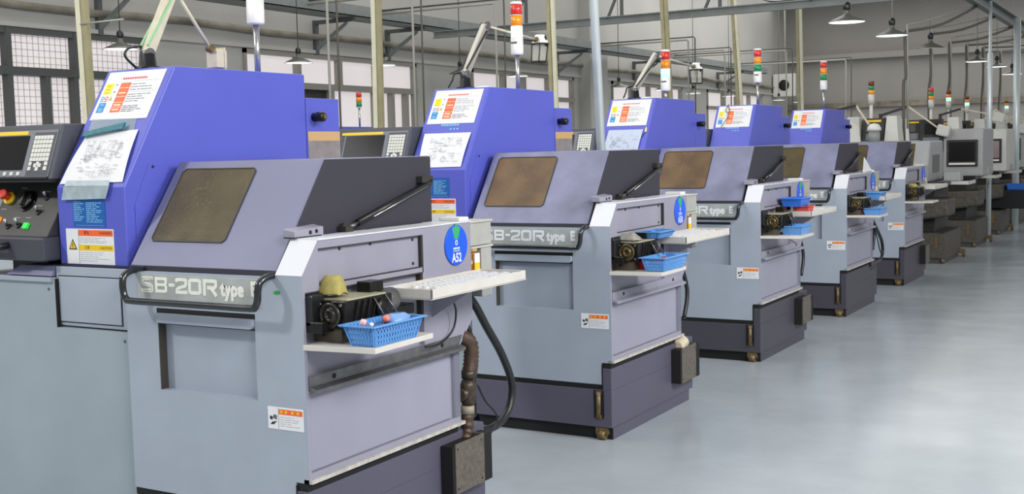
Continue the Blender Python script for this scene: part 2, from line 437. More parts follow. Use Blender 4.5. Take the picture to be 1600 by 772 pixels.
xb = empty('steel_beam', (0, 13, 3.17), 'long grey steel beam crossing the hall overhead from the cable tray', 'beam')
build(MB().box(-8.2, 9, -.05, .05, .0, .012).box(-8.2, 9, -.006, .006, .012, .095).box(-8.2, 9, -.05, .05, .095, .11), 'flange_beam', STEELB, xb)
for x in (-6.5, -4.9, -3.4, -1.9, -.4):
    hg = MB().box(x - .02, x + .02, -.02, .02, .1, 2.82)
    hg.prism([(x - .25, -.015, .08), (x - .21, -.015, .08), (x - .21, .015, .08), (x - .25, .015, .08)], [(x - .03, -.015, .55), (x + .01, -.015, .55), (x + .01, .015, .55), (x - .03, .015, .55)])
    build(hg, 'hanger', STEELD, xb)
yb = empty('steel_beam', (-.27, 20, 3.2), 'grey steel beam running away at the top right above the far lathes', 'beam')
build(MB().box(-.05, .05, -6.9, 14.5, 0, .02).box(-.05, -.03, -6.9, 14.5, .02, .16).box(-.05, .05, -6.9, 14.5, .16, .18), 'channel', STEELB, yb)
for y in (-4.5, 0.5, 6): build(MB().box(-.03, .03, y - .03, y + .03, .18, 2.79), 'hanger', STEELD, yb)

# conduit drops beside the left row ---------------------------------------------
def trunk_pair(y, xt, xb_, label, w=.044, m1=TRUNK, m2=TRUNKO):
    e = empty('power_trunking', (xb_, y, 0), label, 'cable trunking', 'trunking pairs that rise from behind the blue machines')
    H = 5.98
    sl = (xt - xb_)
    for k, (dx, m, ww) in enumerate([(0, m1, w), (w + .012, m2, w)]):
        mb = MB().prism([(dx, -.015, 0), (dx + ww, -.015, 0), (dx + ww, .015, 0), (dx, .015, 0)], [(dx + sl, -.015, H), (dx + ww + sl, -.015, H), (dx + ww + sl, .015, H), (dx + sl, .015, H)])
        build(mb, 'trunking', m, e)
    return e
trunk_pair(2.6, -4.14, -4.0, 'pair of ivory trunking rising left of the nearest blue cabinet')
_t1 = bpy.data.objects['power_trunking']
build(MB().tube([(-.005, -.02, 2.262), (.40, -.02, 2.262)], .006, 6), 'side_rod', CONDW, _t1)
trunk_pair(5.7, -3.93, -3.99, 'pair of ivory trunking between the first and second blue cabinets')
trunk_pair(9.0, -4.05, -3.93, 'pair of trunking rising behind the second blue cabinet', .045, TRUNKO, TRUNK)
trunk_pair(12.3, -4.12, -3.86, 'thin olive conduit pair behind the third blue cabinet', .05, TRUNKO, TRUNKO)
trunk_pair(15.3, -4.2, -3.85, 'thin conduit pair left of the fourth signal tower', .045, TRUNKO, TRUNK)
trunk_pair(18.7, -4.05, -3.95, 'thin conduit pair between the fourth and fifth signal towers', .05, TRUNKO, TRUNK)
def drop(path, label, m=CONDW, r=.025, n=6, m2=None):
    e = MB().tube(path, r, n)
    if m2: e.tube([(p[0] + .14, p[1], p[2] + .05) for p in path], r * .8, n, 1)
    o = build(e, 'conduit_drop', [m, m2 or m]); return tag(o, label, 'conduit', 'conduit drops from the overhead tray')
for x0, x1, y, l in [(-8.3, -6.4, 8.1, 'slim pale conduit dropping behind the nearest blue cabinet at its right'), (-8.3, -6.45, 9.9, 'slim pale conduit dropping left of the second blue cabinet'),
                  (-8.3, -6.15, 11.5, 'square conduit drop with bent arm behind the second work lamp'), (-8.3, -6.2, 18.9, 'square conduit drop with bent arm behind the third work lamp'),
                  (-8.3, -6.5, 21.8, 'bent conduit drop right of the third work lamp'), (-8.3, -5.5, 23.0, 'bent conduit drop left of the fourth blue cabinet'), (-8.3, -5.2, 27.0, 'farthest bent conduit drop near the wall fan')]:
    drop([(x0, y, 3.42), (x1 - .03, y, 3.42), (x1, y, 3.39), (x1, y, 0.0)], l, CONDW, .017, 6, CONDD)
for k, (xd, yd, zd, by, l) in enumerate([(-.55, 11.25, 2.62, 14.7, 'sagging cable drop to the nearest grey lathe'), (-.735, 13.75, 2.78, 16.4, 'second sagging cable drop at the right, to a far grey lathe'),
                                       (-.80, 15.55, 2.79, 18.4, 'third sagging cable drop at the right'), (-.9, 17.7, 2.9, 20.4, 'fourth sagging cable drop at the right'), (-.95, 19.8, 3.0, 22.4, 'fifth sagging cable drop at the right'), (-.95, 22.0, 3.05, 24.6, 'sixth, farthest sagging cable drop at the right')]):
    pts = smooth_path([(-.29, by, 3.19), (xd + (-.29 - xd) * .5, yd + (by - yd) * .45, zd + (3.19 - zd) * .33), (xd, yd + .05, zd)], 5) + smooth_path([(xd, yd, zd - .04), (xd + .015, yd, zd - .5), (xd - .01, yd, 2.0), (xd, yd, 1.365 if k == 0 else 1.505)], 4)
    o = tag(build(MB().tube(pts, .018, 6), 'cable_drop', CONDD), l, 'cable', 'sagging cables from the far overhead beam')
    build(MB().tube([(-.3, by + .1, 3.22), (xd + .1, yd + .4, zd + .12), (xd + .03, yd, zd + .07), (xd + .03, yd + .04, 1.505)], .012, 6), 'white_wire', CONDW, o)
# poles
tag(build(MB().lathe([(.028, 0), (.028, ZC - .02)], (0, 0, 0), n=16).lathe([(.06, 0), (.06, .012)], (0, 0, 0), n=16), 'steel_pole', SILVER, loc=(-.805, 3.85, 0)), 'shiny galvanised pole between the second and third blue machines', 'pole')
bpy.data.objects['steel_pole'].rotation_euler = (0, math.radians(-2.0), 0)
tag(build(MB().lathe([(.034, 0), (.034, 2.5), (.02, 2.52), (.02, 3.19)], (0, 0, 0), n=12), 'steel_pole', SILVER, loc=(-.03, 14.12, 0)), 'shiny steel post standing among the far grey lathes', 'pole')
tag(build(MB().lathe([(.05, 0), (.05, 3.19)], (0, 0, 0), n=12), 'steel_pole', SILVER, loc=(-.01, 16.75, 0)), 'steel post at the right edge beyond the far lathes', 'pole')

# pendant lamps -----------------------------------------------------------------
def pendant(x, y, z, label, group, tilt=0):
    e = empty('pendant_lamp', (x, y, z), label, 'pendant lamp', group)
    if 'shade' not in CACHE:
        CACHE['shade'] = MB().lathe([(.181, 0), (.18, .006), (.14, .028), (.085, .052), (.05, .066), (.03, .08), (.028, .1), (.03, .12), (.026, .12), (.026, .075), (.08, .046), (.176, .004), (.181, 0)], (0, 0, 0), n=28, caps=False).mesh('lamp_shade', [SHADE])
        CACHE['bulb'] = MB().lathe([(.0, .0015), (.172, .0015), (.172, .006), (.0, .006)], (0, 0, 0), n=28).mesh('lamp_opening', [BULB])
        CACHE['sock'] = MB().lathe([(.026, .11), (.036, .13), (.038, .165), (.028, .19), (.012, .2)], (0, 0, 0), n=14).mesh('socket', [BLACK])
    for k, nm, m in (('shade', 'lamp_shade', SHADE), ('bulb', 'lamp_opening', BULB), ('sock', 'socket', BLACK)):
        o = build(CACHE[k], nm, m, e); o.rotation_euler = (tilt, tilt * .6, 0)
    build(MB().tube([(0, 0, .19), (0, 0, ZC - z)], .007, 5), 'cord', CONDW if x > -3 else CONDD, e)
    return e
RL = [(-.72, 7.16, 2.605), (-.65, 9.04, 2.545), (-.62, 10.92, 2.545), (-.66, 13.37, 2.565), (-.68, 17.4, 2.60), (-.72, 19.9, 2.64), (-.55, 20.6, 2.53)]
RT = ['pendant lamp cut by the top edge, nearest in the right-hand row', 'large pendant lamp at the top right, second in the right-hand row', 'pendant lamp third in the right-hand row', 'slightly tilted pendant lamp fourth in the right-hand row',
      'pendant lamp fifth in the right-hand row above the far lathes', 'pendant lamp sixth in the right-hand row', 'pendant lamp last in the right-hand row']
for (x, y, z), l in zip(RL, RT): pendant(x, y, z, l, 'pendant lamps over the aisle edge', 0.06 if 'tilted' in l else 0)
LL = [(-7.53, 6.03, 2.53), (-7.75, 9.15, 2.56), (-7.75, 11.0, 2.62), (-7.85, 13.2, 2.6), (-7.7, 14.8, 2.62), (-7.64, 18.77, 2.57), (-7.8, 21.4, 2.6), (-7.58, 22.68, 2.55), (-7.8, 25.7, 2.58), (-7.72, 29.58, 2.57), (-7.74, 31.57, 2.56)]
LT = ['lit pendant lamp in front of the leftmost window', 'pendant lamp partly behind the nearest signal tower', 'pendant lamp in front of the second window, beside the trunking', 'tilted pendant lamp left of the second work lamp',
      'pendant lamp in front of the window with the green pane', 'tilted pendant lamp right of the shiny near pole', 'pendant lamp left of the third signal tower', 'pendant lamp right of the third signal tower',
      'pendant lamp left of the fourth signal tower', 'small far pendant lamp right of the fourth signal tower', 'farthest pendant lamp, left of the fifth signal tower']
for (x, y, z), l in zip(LL, LT): pendant(x, y, z, l, 'pendant lamps along the left windows', 0.08 if 'tilted' in l else 0)
fan = empty('wall_fan', (-8.6, 33.0, 3.15), 'square white fan with dark round opening high by the far corner', 'fan')
build(MB().box(-.35, .35, -.05, .1, -.35, .35), 'housing', OFFW, fan, .02)
build(MB().lathe([(.17, -.06), (.14, -.08), (.03, -.07)], (0, 0, 0), 'y', 20), 'opening', DARK, fan)
build(MB().tube([(0, .05, .35), (0, .05, ZC - 3.15)], .03, 6), 'mount', CONDW, fan)

# ================================================================== BLUE LATHES
def stroke_letters(place, x0, x1, z0, z1):
    mb = MB()
    def fit(pts, a, b): return [(a + p[0] * (b - a), z0 + p[1] * (z1 - z0)) for p in pts]
    w = .0118
    i = .12
    S = [(1 - i, .78), (1 - i, .88), (.78, 1 - i), (.22, 1 - i), (i, .85), (i, .62), (.25, .52), (.75, .48), (1 - i, .38), (1 - i, .15), (.78, i), (.22, i), (i, .15), (i, .24)]
    B = [(i, i), (i, 1 - i), (.75, 1 - i), (1 - i, .86), (1 - i, .62), (.8, .52), (1 - i, .4), (1 - i, .16), (.75, i), (i, i)]
    B2 = [(i, .51), (.8, .51)]
    T = [(i, .72), (i, .86), (.2, 1 - i), (.78, 1 - i), (1 - i, .86), (1 - i, .62), (.8, .5), (.25, .36), (i, .24), (i, i), (1 - i * .3, i)]
    O = [(.22, i), (i, .2), (i, .8), (.22, 1 - i), (.78, 1 - i), (1 - i, .8), (1 - i, .2), (.78, i), (.22, i)]
    Rr = [(i, 0), (i, 1 - i), (.75, 1 - i), (1 - i, .86), (1 - i, .6), (.78, .48), (.3, .48)]
    R2 = [(.55, .48), (.92, 0)]
    def X(f): return x0 + f * (x1 - x0)
    spans = dict(S=(0, .162), B=(.183, .352), D=(.372, .447), T=(.456, .616), O=(.623, .797), R=(.81, 1.0))
    a, b = spans['S']; mb.ribbon(fit(S, X(a), X(b)), w, place)
    a, b = spans['B']; mb.ribbon(fit(B, X(a), X(b)), w * .85, place); mb.ribbon(fit(B2, X(a), X(b)), w * .8, lambda u, v, d: place(u, v, d + .0003))
    a, b = spans['D']; mb.plate(X(a), X(b), z0 + (z1 - z0) * .42, z0 + (z1 - z0) * .62, place)
    a, b = spans['T']; mb.ribbon(fit(T, X(a), X(b)), w * .9, place)
    a, b = spans['O']; mb.ribbon(fit(O, X(a), X(b)), w, place)
    a, b = spans['R']; mb.ribbon(fit(Rr, X(a), X(b)), w, place); mb.ribbon(fit(R2, X(a), X(b)), w, lambda u, v, d: place(u, v, d + .0003))
    pl2 = lambda u, v, d: place(u, v, d + .0009)
    a, b = spans['S']; mb.ribbon(fit(S, X(a), X(b)), w * .22, pl2, .0005, 1)
    return mb

def scribble(mb, place, u0, u1, v0, v1, n, mi, seed, d=.0012):
    r = random.Random(seed)
    for _ in range(n):
        u = r.uniform(u0, u1); v = r.uniform(v0, v1); a = r.choice([0, 0, 0, math.pi / 2, r.uniform(0, 3)]); L = r.uniform(.008, .045)
        p = [(u, v), (min(u1, max(u0, u + L * math.cos(a))), min(v1, max(v0, v + L * math.sin(a))))]
        if math.dist(*p) > .004: mb.ribbon(p, r.uniform(.0008, .0016), lambda a_, b_, c_: place(a_, b_, c_ + d), .0004, mi)
    for _ in range(max(2, n // 7)):
        u = r.uniform(u0 + .02, u1 - .02); v = r.uniform(v0 + .02, v1 - .02); rr = r.uniform(.006, .015)
        mb.ribbon([(u + rr * math.cos(k * .7), v + rr * math.sin(k * .7)) for k in range(10)], .001, lambda a_, b_, c_: place(a_, b_, c_ + d), .0004, mi)

def lines(mb, place, u0, u1, v0, v1, n, mi, seed, h=.003, d=.0014):
    r = random.Random(seed)
    for k in range(n):
        v = v1 - (k + .5) * (v1 - v0) / n
        uu = u0 + (u1 - u0) * r.uniform(.55, 1.0)
        u = u0
        while u < uu - .004:
            L = r.uniform(.008, .03); mb.plate(u, min(uu, u + L), v - h / 2, v + h / 2, place, d, d + .0004, mi); u += L + r.uniform(.002, .006)

def poster_mb(seed=1):
    mb = MB(); pl = CAB_SLOPE
    # white, orange, yellow, cyan, ink, red, pale blue, green
    mb.plate(-1.145, -.853, .276, .482, pl, .001, .002, 0)
    P = lambda u0, u1, v0, v1, mi, d=.0022: mb.plate(u0, u1, v0, v1, pl, d, d + .0004, mi)
    P(-1.058, -1.006, .306, .432, 1)
    for v in (.41, .372, .348, .328): P(-1.056, -1.008, v - .001, v + .001, 0, .0027)
    for v in (.388, .337, .317): P(-1.05, -1.015, v - .003, v + .003, 8, .0027)
    P(-1.135, -1.094, .386, .432, 2)
    for v in (.42, .406, .392): P(-1.125, -1.104, v - .002, v + .002, 9, .0027)
    P(-1.13, -1.094, .307, .349, 3)
    for v in (.34, .322, .314): P(-1.122, -1.102, v - .0025, v + .0025, 6, .0027)
    for u, m in ((-1.124, 3), (-1.104, 5)):
        mb.ribbon([(u + .007 * math.cos(k * .785), .368 + .007 * math.sin(k * .785)) for k in range(9)], .003, lambda a, b, c: pl(a, b, c + .0022), .0004, m)
        P(u - .008, u + .008, .354, .357, m)
    mb.poly([(-1.092, .358), (-1.072, .358), (-1.082, .376)], pl, .0022, .0026, 7)
    u = -1.06
    while u < -.935: P(u, u + .008, .447, .455, 5); u += .0115
    lines(mb, pl, -1.0, -.885, .395, .43, 3, 4, seed, .0022, .0022)
    lines(mb, pl, -1.0, -.875, .346, .385, 4, 4, seed + 1, .0022, .0022)
    lines(mb, pl, -1.0, -.885, .305, .335, 4, 4, seed + 2, .0026, .0022)
    P(-1.0, -.87, .4385, .4391, 10); P(-1.0, -.87, .391, .3916, 10)
    for v in (.425, .395): P(-1.082, -1.074, v - .002, v + .002, 4)
    return mb
POSTER_M = [WHITE, ORANGE, YELLOW2, CYAN, INK, REDP, INKC, mat('olive_print', (190, 180, 40), .5), mat('cream_print', (250, 220, 190), .5), mat('mustard_print', (190, 170, 20), .5), INKL]

def small_label(place, u0, u1, v0, v1, seed=3):      # white sticker: pictogram left, orange strip and grey text right
    mb = MB(); w = u1 - u0; h = v1 - v0
    mb.plate(u0, u1, v0, v1, place, .0004, .0014, 0)
    us = u0 + w * .30
    mb.plate(us + .002, u1 - .004, v0 + h * .68, v1 - .006, place, .0014, .0018, 1)
    for f in (.08, .26, .52, .74): mb.plate(us + (u1 - us) * f, us + (u1 - us) * (f + .09), v0 + h * .74, v0 + h * .86, place, .0018, .0021, 3)
    mb.plate(us - .0006, us + .0006, v0 + .003, v1 - .003, place, .0014, .0018, 2)
    mb.poly([(u0 + w * .05, v0 + h * .45), (u0 + w * .12, v0 + h * .38), (u0 + w * .14, v0 + h * .52), (u0 + w * .07, v0 + h * .6)], place, .0014, .0018, 4)
    mb.poly([(u0 + w * .13, v0 + h * .5), (u0 + w * .25, v0 + h * .42), (u0 + w * .26, v0 + h * .62), (u0 + w * .17, v0 + h * .66)], place, .0014, .0018, 2)
    mb.poly([(u0 + w * .06, v0 + h * .2), (u0 + w * .16, v0 + h * .2), (u0 + w * .26, v0 + h * .36), (u0 + w * .13, v0 + h * .32)], place, .0014, .0018, 4)
    lines(mb, place, us + .006, u1 - .01, v0 + h * .12, v0 + h * .6, 5, 5, seed, .002, .0014)
    return mb
LABEL_M = [WHITE, ORANGE, INK, YELLOW, INKD, INKL]

def warn_mb():
    mb = MB(); pl = on_front(.067); u0, u1, v0, v1 = -1.127, -.884, 1.01, 1.134
    P = lambda a, b, c, d, mi, dd=.0014: mb.plate(a, b, c, d, pl, dd, dd + .0004, mi)
    mb.plate(u0, u1, v0, v1, pl, .0004, .0014, 0)
    us = -1.062
    P(us, u1 - .004, 1.109, 1.13, 1); P(us, u1 - .004, 1.058, 1.078, 2)
    P(us - .0008, us + .0008, 1.012, 1.132, 3)
    mb.poly([(-1.115, 1.06), (-1.072, 1.06), (-1.0935, 1.098)], pl, .0014, .0018, 4)
    mb.poly([(-1.1085, 1.064), (-1.0785, 1.064), (-1.0935, 1.0905)], pl, .0019, .0023, 2)
    P(-1.095, -1.092, 1.071, 1.083, 4, .0024); P(-1.095, -1.092, 1.066, 1.069, 4, .0024)
    for (t, u, v, s) in (('\u8b66\u544a', -1.02, 1.1195, .014), ('WARNING', -.925, 1.1195, .013), ('\u6ce8\u610f', -1.02, 1.068, .013), ('CAUTION', -.925, 1.068, .013)):
        text_into(mb, t, s, pl, 4, 0, .0021, u, v)
    lines(mb, pl, us + .006, -.9, 1.083, 1.105, 4, 5, 5, .0022, .0014); lines(mb, pl, us + .006, -.9, 1.018, 1.055, 5, 5, 9, .0022, .0014)
    return mb
WARN_M = [WHITE, ORANGE, YELLOW, INK, INKD, INKL]

def blue_sticker_mb():
    mb = MB(); pl = on_front(.067)
    mb.plate(-1.084, -.92, 1.142, 1.24, pl, .0004, .0014, 0)
    lines(mb, pl, -1.08, -1.022, 1.16, 1.232, 11, 1, 21, .0026, .0014)
    lines(mb, pl, -1.016, -.935, 1.155, 1.228, 11, 1, 22, .0026, .0014)
    mb.plate(-1.075, -.93, 1.1455, 1.1465, pl, .0014, .0018, 1)
    return mb

def bar(mb, p0, p1, w, t, mi=0):      # flat rectangular bar between two points
    p0 = Vector(p0); p1 = Vector(p1); d = (p1 - p0).normalized()
    a = Vector((1, 0, 0)) if abs(d.x) < .9 else Vector((0, 1, 0))
    a = (a - d * a.dot(d)).normalized(); b = d.cross(a)
    q = lambda p: [p + a * w / 2 + b * t / 2, p - a * w / 2 + b * t / 2, p - a * w / 2 - b * t / 2, p + a * w / 2 - b * t / 2]
    return mb.prism(q(p0), q(p1), mi)

# --- body geometry shared by all five -------------------------------------------
def front_mb():
    mb = MB(); y0, y1 = 0, .1
    mb.box(-.765, -.62, y0, y1, .265, 1.0)
    mb.box(-.195, -.104, y0, y1, .265, 1.0)
    mb.box(-.62, -.195, y0, y1, .265, .612)
    mb.box(-.62, -.195, y0, y1, .882, 1.0)
    mb.box(-.62, -.195, .032, y1, .612, .882)        # recess back
    return mb
def rear_mb():
    mb = MB(); mb.box(-.765, -.104, .1, .94, .265, .999); return mb
def column_mb():
    mb = MB()
    mb.px([(0, .369), (0, .975), (.012, .975), (.012, .369)], -.104, 0)
    mb.px([(0, .975), (0, 1.009), (.078, 1.111), (.08, 1.111), (.08, .975)], -.104, 0)
    mb.px([(0.0003, .369), (0.0003, 1.0085), (.0785, 1.1105), (.08, 1.1105), (.08, .957), (.012, .957), (.012, .369)], 0, .0006, 1)
    mb.box(-.104, -.053, 0, .11, .265, .369)
    return mb
def endwall_mb():
    mb = MB(); x0 = -.104; a = .012
    top = 1.111
    mb.box(x0, 0, .08, .646, 1.086, top); mb.box(x0, -.012, .08, .646, .975, 1.086)
    mb.box(x0, 0, a, .646, .955, .975)
    mb.box(x0, -.02, a, .64, .70, .955)
    mb.box(x0, 0, .64, .646, .70, .975)
    mb.px([(.646, .70), (.646, top), (.958, top), (.958, .75), (.905, .70)], x0, 0)
    mb.px([(a, .655), (a, .70), (.905, .70), (.86, .655)], x0, 0)
    mb.box(x0, 0, a, .86, .648, .655)
    mb.box(x0, -.012, a, .82, .40, .648)
    mb.box(x0, 0, .82, .86, .369, .648)
    mb.box(x0, 0, a, .82, .369, .40)
    return mb
def hood_mb():
    return MB().px([(.04, 1.018), (.284, 1.359), (.895, 1.359), (.895, 1.115), (.3, 1.115), (.12, 1.012), (.04, 1.0)], -.78, -.131)

WIN = (-.735, -.400, .094, .386)
class Var: pass

def make_machine(idx, off, label, v):
    root = empty('cnc_lathe', off, label, 'machine', 'blue and grey lathes in the row')
    A = lambda *a, **k: cached(*a, **k)
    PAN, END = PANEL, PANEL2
    A('front', front_mb, 'front_panel', PAN, root)
    A('rearb', rear_mb, 'machine_body', PAN, root, .003)
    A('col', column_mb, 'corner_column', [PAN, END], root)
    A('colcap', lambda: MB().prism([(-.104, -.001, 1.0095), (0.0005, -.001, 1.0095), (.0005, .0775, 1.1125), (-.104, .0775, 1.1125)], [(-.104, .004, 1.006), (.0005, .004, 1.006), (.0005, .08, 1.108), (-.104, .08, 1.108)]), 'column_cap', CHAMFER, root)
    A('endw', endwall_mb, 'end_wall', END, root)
    A('endtop', lambda: MB().box(-.106, .003, .078, .96, 1.111, 1.116), 'top_ledge', CHAMFER, root, .001)
    A('gask', lambda: MB().box(-.0118, .0005, .634, .646, .975, 1.086).box(-.0118, .0005, .082, .64, 1.083, 1.0865).box(-.0198, .0005, .626, .64, .785, .955).box(-.0198, .0008, .012, .64, .952, .957).box(-.0118, .0008, .082, .64, .973, .976), 'inset_gasket', GASKET, root)
    [A('screw%g%g' % (y, z), lambda: MB().lathe([(.006, 0), (.005, .003)], (-.012, y, z), 'x', 10), 'screw', GASKET, root) for y, z in ((.2, 1.076), (.6, 1.073), (.6, .99), (.36, 1.078))]
    # lip bar and lower panel
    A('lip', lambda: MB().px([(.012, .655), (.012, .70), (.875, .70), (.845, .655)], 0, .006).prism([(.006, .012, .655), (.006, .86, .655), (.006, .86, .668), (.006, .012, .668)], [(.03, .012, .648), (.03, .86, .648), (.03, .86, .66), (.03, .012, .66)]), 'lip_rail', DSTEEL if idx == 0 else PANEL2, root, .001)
    [A('boltm%g' % y, lambda: MB().lathe([(.009, 0), (.007, .002)], (.0062, y, .683), 'x', 12), 'bolt_hole', DARK, root) for y in (.13, .74)]
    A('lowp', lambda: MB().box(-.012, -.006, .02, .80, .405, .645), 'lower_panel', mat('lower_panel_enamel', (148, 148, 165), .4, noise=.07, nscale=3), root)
    A('lowf', lambda: MB().box(0, .0015, .822, .858, .40, .648), 'frame_strip', mat('shaded_frame_strip', (112, 114, 128), .5), root)  # strip painted darker grey for the shadow it lies in
    A('sill', lambda: MB().box(-.02, .012, 0.0, .872, .369, .381), 'sill_strip', mat('scuffed_sill', (188, 184, 178), .5, noise=.25, nscale=40), root)
    # slot and lip on the front panel
    A('slot', lambda: MB().box(-.622, -.193, -.0006, .002, .868, .884), 'slot', DARK, root)
    A('pull', lambda: MB().py([(-.617, .836), (-.617, .868), (-.197, .868), (-.197, .848), (-.202, .839), (-.21, .836)], -.012, .03), 'pull_lip', PAN, root, .002)
    A('recd', lambda: MB().box(-.6195, -.6165, .001, .0315, .613, .836).box(-.617, -.197, .012, .0315, .829, .836), 'recess_edge', mat('shaded_recess_edge', (66, 62, 56), .7), root)  # recess shade under the lip painted in, with the dark left wall
    # hood
    A('hood%d' % (1 if v.scuff else 0), hood_mb, 'hood', LILAC_SCUFF if v.scuff else LILAC, root, .004)
    A('hside', lambda: MB().px([(.044, 1.0185), (.286, 1.357), (.895, 1.357), (.895, 1.115), (.3, 1.115), (.12, 1.0185)], -.131, -.127), 'hood_side', VIOLET, root, .001)
    A('hlip', lambda: MB().px([(.036, .993), (.036, 1.017), (.044, 1.0185), (.1, 1.0185), (.1, .993)], -.781, -.1265), 'hood_lip', VIOLET, root, .001)  # dark colour also carries the shade of this downward-facing edge
    def win():
        mb = MB(); u0, u1, v0, v1 = WIN; c = .012
        q = [(u0 + c, v0), (u1 - c, v0), (u1, v0 + c), (u1, v1 - c), (u1 - c, v1), (u0 + c, v1), (u0, v1 - c), (u0, v0 + c)]
        mb.poly(q, HOOD_SLOPE, .0005, .002); return mb
    def rim():
        mb = MB(); u0, u1, v0, v1 = WIN; c = .012
        q = [(u0 + c, v0), (u1 - c, v0), (u1, v0 + c), (u1, v1 - c), (u1 - c, v1), (u0 + c, v1), (u0, v1 - c), (u0, v0 + c), (u0 + c, v0)]
        mb.ribbon(q, .004, lambda a, b, c_: HOOD_SLOPE(a, b, c_ + .001), .003); return mb
    A('win', win, 'viewing_window', GLASSCOPPER if idx in (1, 2) else GLASSBROWN, root)
    A('rim', rim, 'window_seal', GASKET, root)
    def spk():
        mb = MB(); r = random.Random(4)
        for _ in range(45):
            u = r.gauss(-.60, .035); w = r.gauss(.3, .06)
            if WIN[0] < u < WIN[1] - .01 and WIN[2] < w < WIN[3] - .01:
                s = r.uniform(.0007, .0018); mb.poly([(u - s, w), (u, w - s), (u + s, w), (u, w + s * .8)], HOOD_SLOPE, .002, .0026)
        return mb
    A('spk', spk, 'chip_specks', mat('dried_chip_specks', (176, 150, 110), .5), root)
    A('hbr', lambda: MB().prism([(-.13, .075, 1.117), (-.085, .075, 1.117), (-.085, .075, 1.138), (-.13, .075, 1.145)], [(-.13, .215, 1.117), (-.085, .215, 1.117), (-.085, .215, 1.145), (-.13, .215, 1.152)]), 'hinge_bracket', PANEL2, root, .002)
    A('hbrh', lambda: MB().lathe([(.007, 0), (.006, .002)], (-.085, .15, 1.13), 'x', 10).lathe([(.007, 0), (.006, .002)], (-.085, .18, 1.132), 'x', 10).box(-.126, -.08, .07, .2, 1.1155, 1.119), 'bracket_hole', DARK, root)
    st = A('strut', lambda: MB().cyl((-.107, .42, 1.142), (-.107, .84, 1.257), .012, 12), 'gas_strut', BLACK, root)
    A('rod', lambda: MB().cyl((-.107, .36, 1.125), (-.107, .425, 1.143), .006, 8).cyl((-.098, .5, 1.158), (-.098, .83, 1.249), .0028, 6), 'strut_rod', STEEL, st)
    A('eye', lambda: MB().lathe([(.017, 0), (.017, .02)], (-.12, .355, 1.128), 'x', 12).box(-.127, -.09, .335, .375, 1.1155, 1.135), 'strut_mount', GASKET, st)
    A('eye2', lambda: MB().lathe([(.013, 0), (.013, .02)], (-.12, .855, 1.262), 'x', 12).box(-.127, -.1, .8, .87, 1.262, 1.285), 'strut_mount', GASKET, st)
    # name plate, letters, handle
    A('plate', lambda: MB().box(-.705, -.165, -.0025, .001, .904, .995), 'name_plate', PLATE, root, .001)
    def letters():
        mb = stroke_letters(on_front(-.0026), -.685, -.342, .934, .988)
        return mb
    def letters2():
        mb = MB()
        text_into(mb, 'type', .062, on_front(-.0026), 0, .0036, .0012, -.329, .957, 'LEFT', .9)
        return mb
    def letters3():
        mb = MB(); text_into(mb, 'E', .06, on_front(-.0026), 0, .0036, .0012, -.203, .961, 'LEFT', .8); return mb
    A('letters', letters, 'model_lettering', [LETTER if idx == 0 else LETTERW, PLATE], root)
    A('letters3', letters3, 'type_lettering', LETTER if idx == 0 else LETTERW, root)
    A('letters2', letters2, 'type_lettering', LETTER if idx == 0 else LETTERW, root)
    hp = smooth_path([(-.712, .03, 1.006), (-.712, -.015, 1.006), (-.71, -.05, .993), (-.708, -.06, .97), (-.706, -.06, .94), (-.695, -.06, .918), (-.672, -.06, .912), (-.5, -.06, .912), (-.3, -.06, .912), (-.155, -.06, .912), (-.134, -.06, .918), (-.124, -.06, .94), (-.121, -.06, .97), (-.119, -.05, .993), (-.117, -.015, 1.006), (-.117, .03, 1.006)], 4)
    A('handle', lambda: MB().tube(hp, .0115, 12), 'hood_handle', mat('glossy_black_handle', (26, 32, 34), .22, coat=.4), root)
    A('label', lambda: small_label(on_front(0), -.155, -.012, .5295, .5995), 'warning_sticker', LABEL_M, root)
    # badge
    def disc():
        mb = MB(); c = (0, .854, 1.033)
        mb.lathe([(.071, .001), (.071, .004)], c, 'x', 40, 0)
        mb.lathe([(.0712, .001), (.0735, .001), (.0735, .005), (.0712, .005)], c, 'x', 40, 1)
        pl = on_end(.0042)
        mb.poly([(.854 - .026, 1.092), (.854 - .022, 1.1), (.854 + .022, 1.1), (.854 + .026, 1.092), (.854 + .011, 1.054), (.854 - .011, 1.054)], pl, 0, .001, 2)
        mb.poly([(.847, 1.1), (.861, 1.1), (.859, 1.112), (.849, 1.112)], pl, 0, .001, 2)
        mb.ribbon([(.854 + .007 * math.cos(k * .785), 1.042 + .008 * math.sin(k * .785)) for k in range(9)], .0035, pl, .001, 3)
        for k in range(4): mb.plate(.833 + k * .011, .841 + k * .011, 1.018, 1.025, pl, 0, .001, 3)
        mb.plate(.832, .876, 1.011, 1.0135, pl, 0, .001, 3)
        if v.badge: text_into(mb, v.badge, .046, pl, 3, .0012, .0012, .854, .986, 'CENTER', .82)
        else:
            for k in range(3): mb.plate(.83 + k * .017, .842 + k * .017, .97, 1.0, pl, 0, .001, 3)
        return mb
    A('disc' + (v.badge or ''), disc, 'number_badge', [DISCB, DISCE, GREENP, WHITE], root)
    # tank
    TM = v.tank
    A('tank', lambda: MB().box(-.75, -.002, -.004, 1.02, .062, .24).box(-.046, -.002, -.004, 1.02, .24, .343), 'coolant_tank', TM, root, .002)
    A('toe', lambda: MB().box(-.75, -.012, .03, .99, 0, .062), 'toe_plinth', TM, root)
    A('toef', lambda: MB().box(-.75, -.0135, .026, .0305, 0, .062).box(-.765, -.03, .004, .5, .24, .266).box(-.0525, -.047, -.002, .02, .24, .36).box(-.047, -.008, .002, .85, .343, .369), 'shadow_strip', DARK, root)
    A('foot', lambda: MB().lathe([(.022, -.02), (.022, .02)], (-.06, .01, .024), 'x', 14).box(-.09, -.03, .0, .03, .026, .06), 'levelling_foot', BRASS, root)
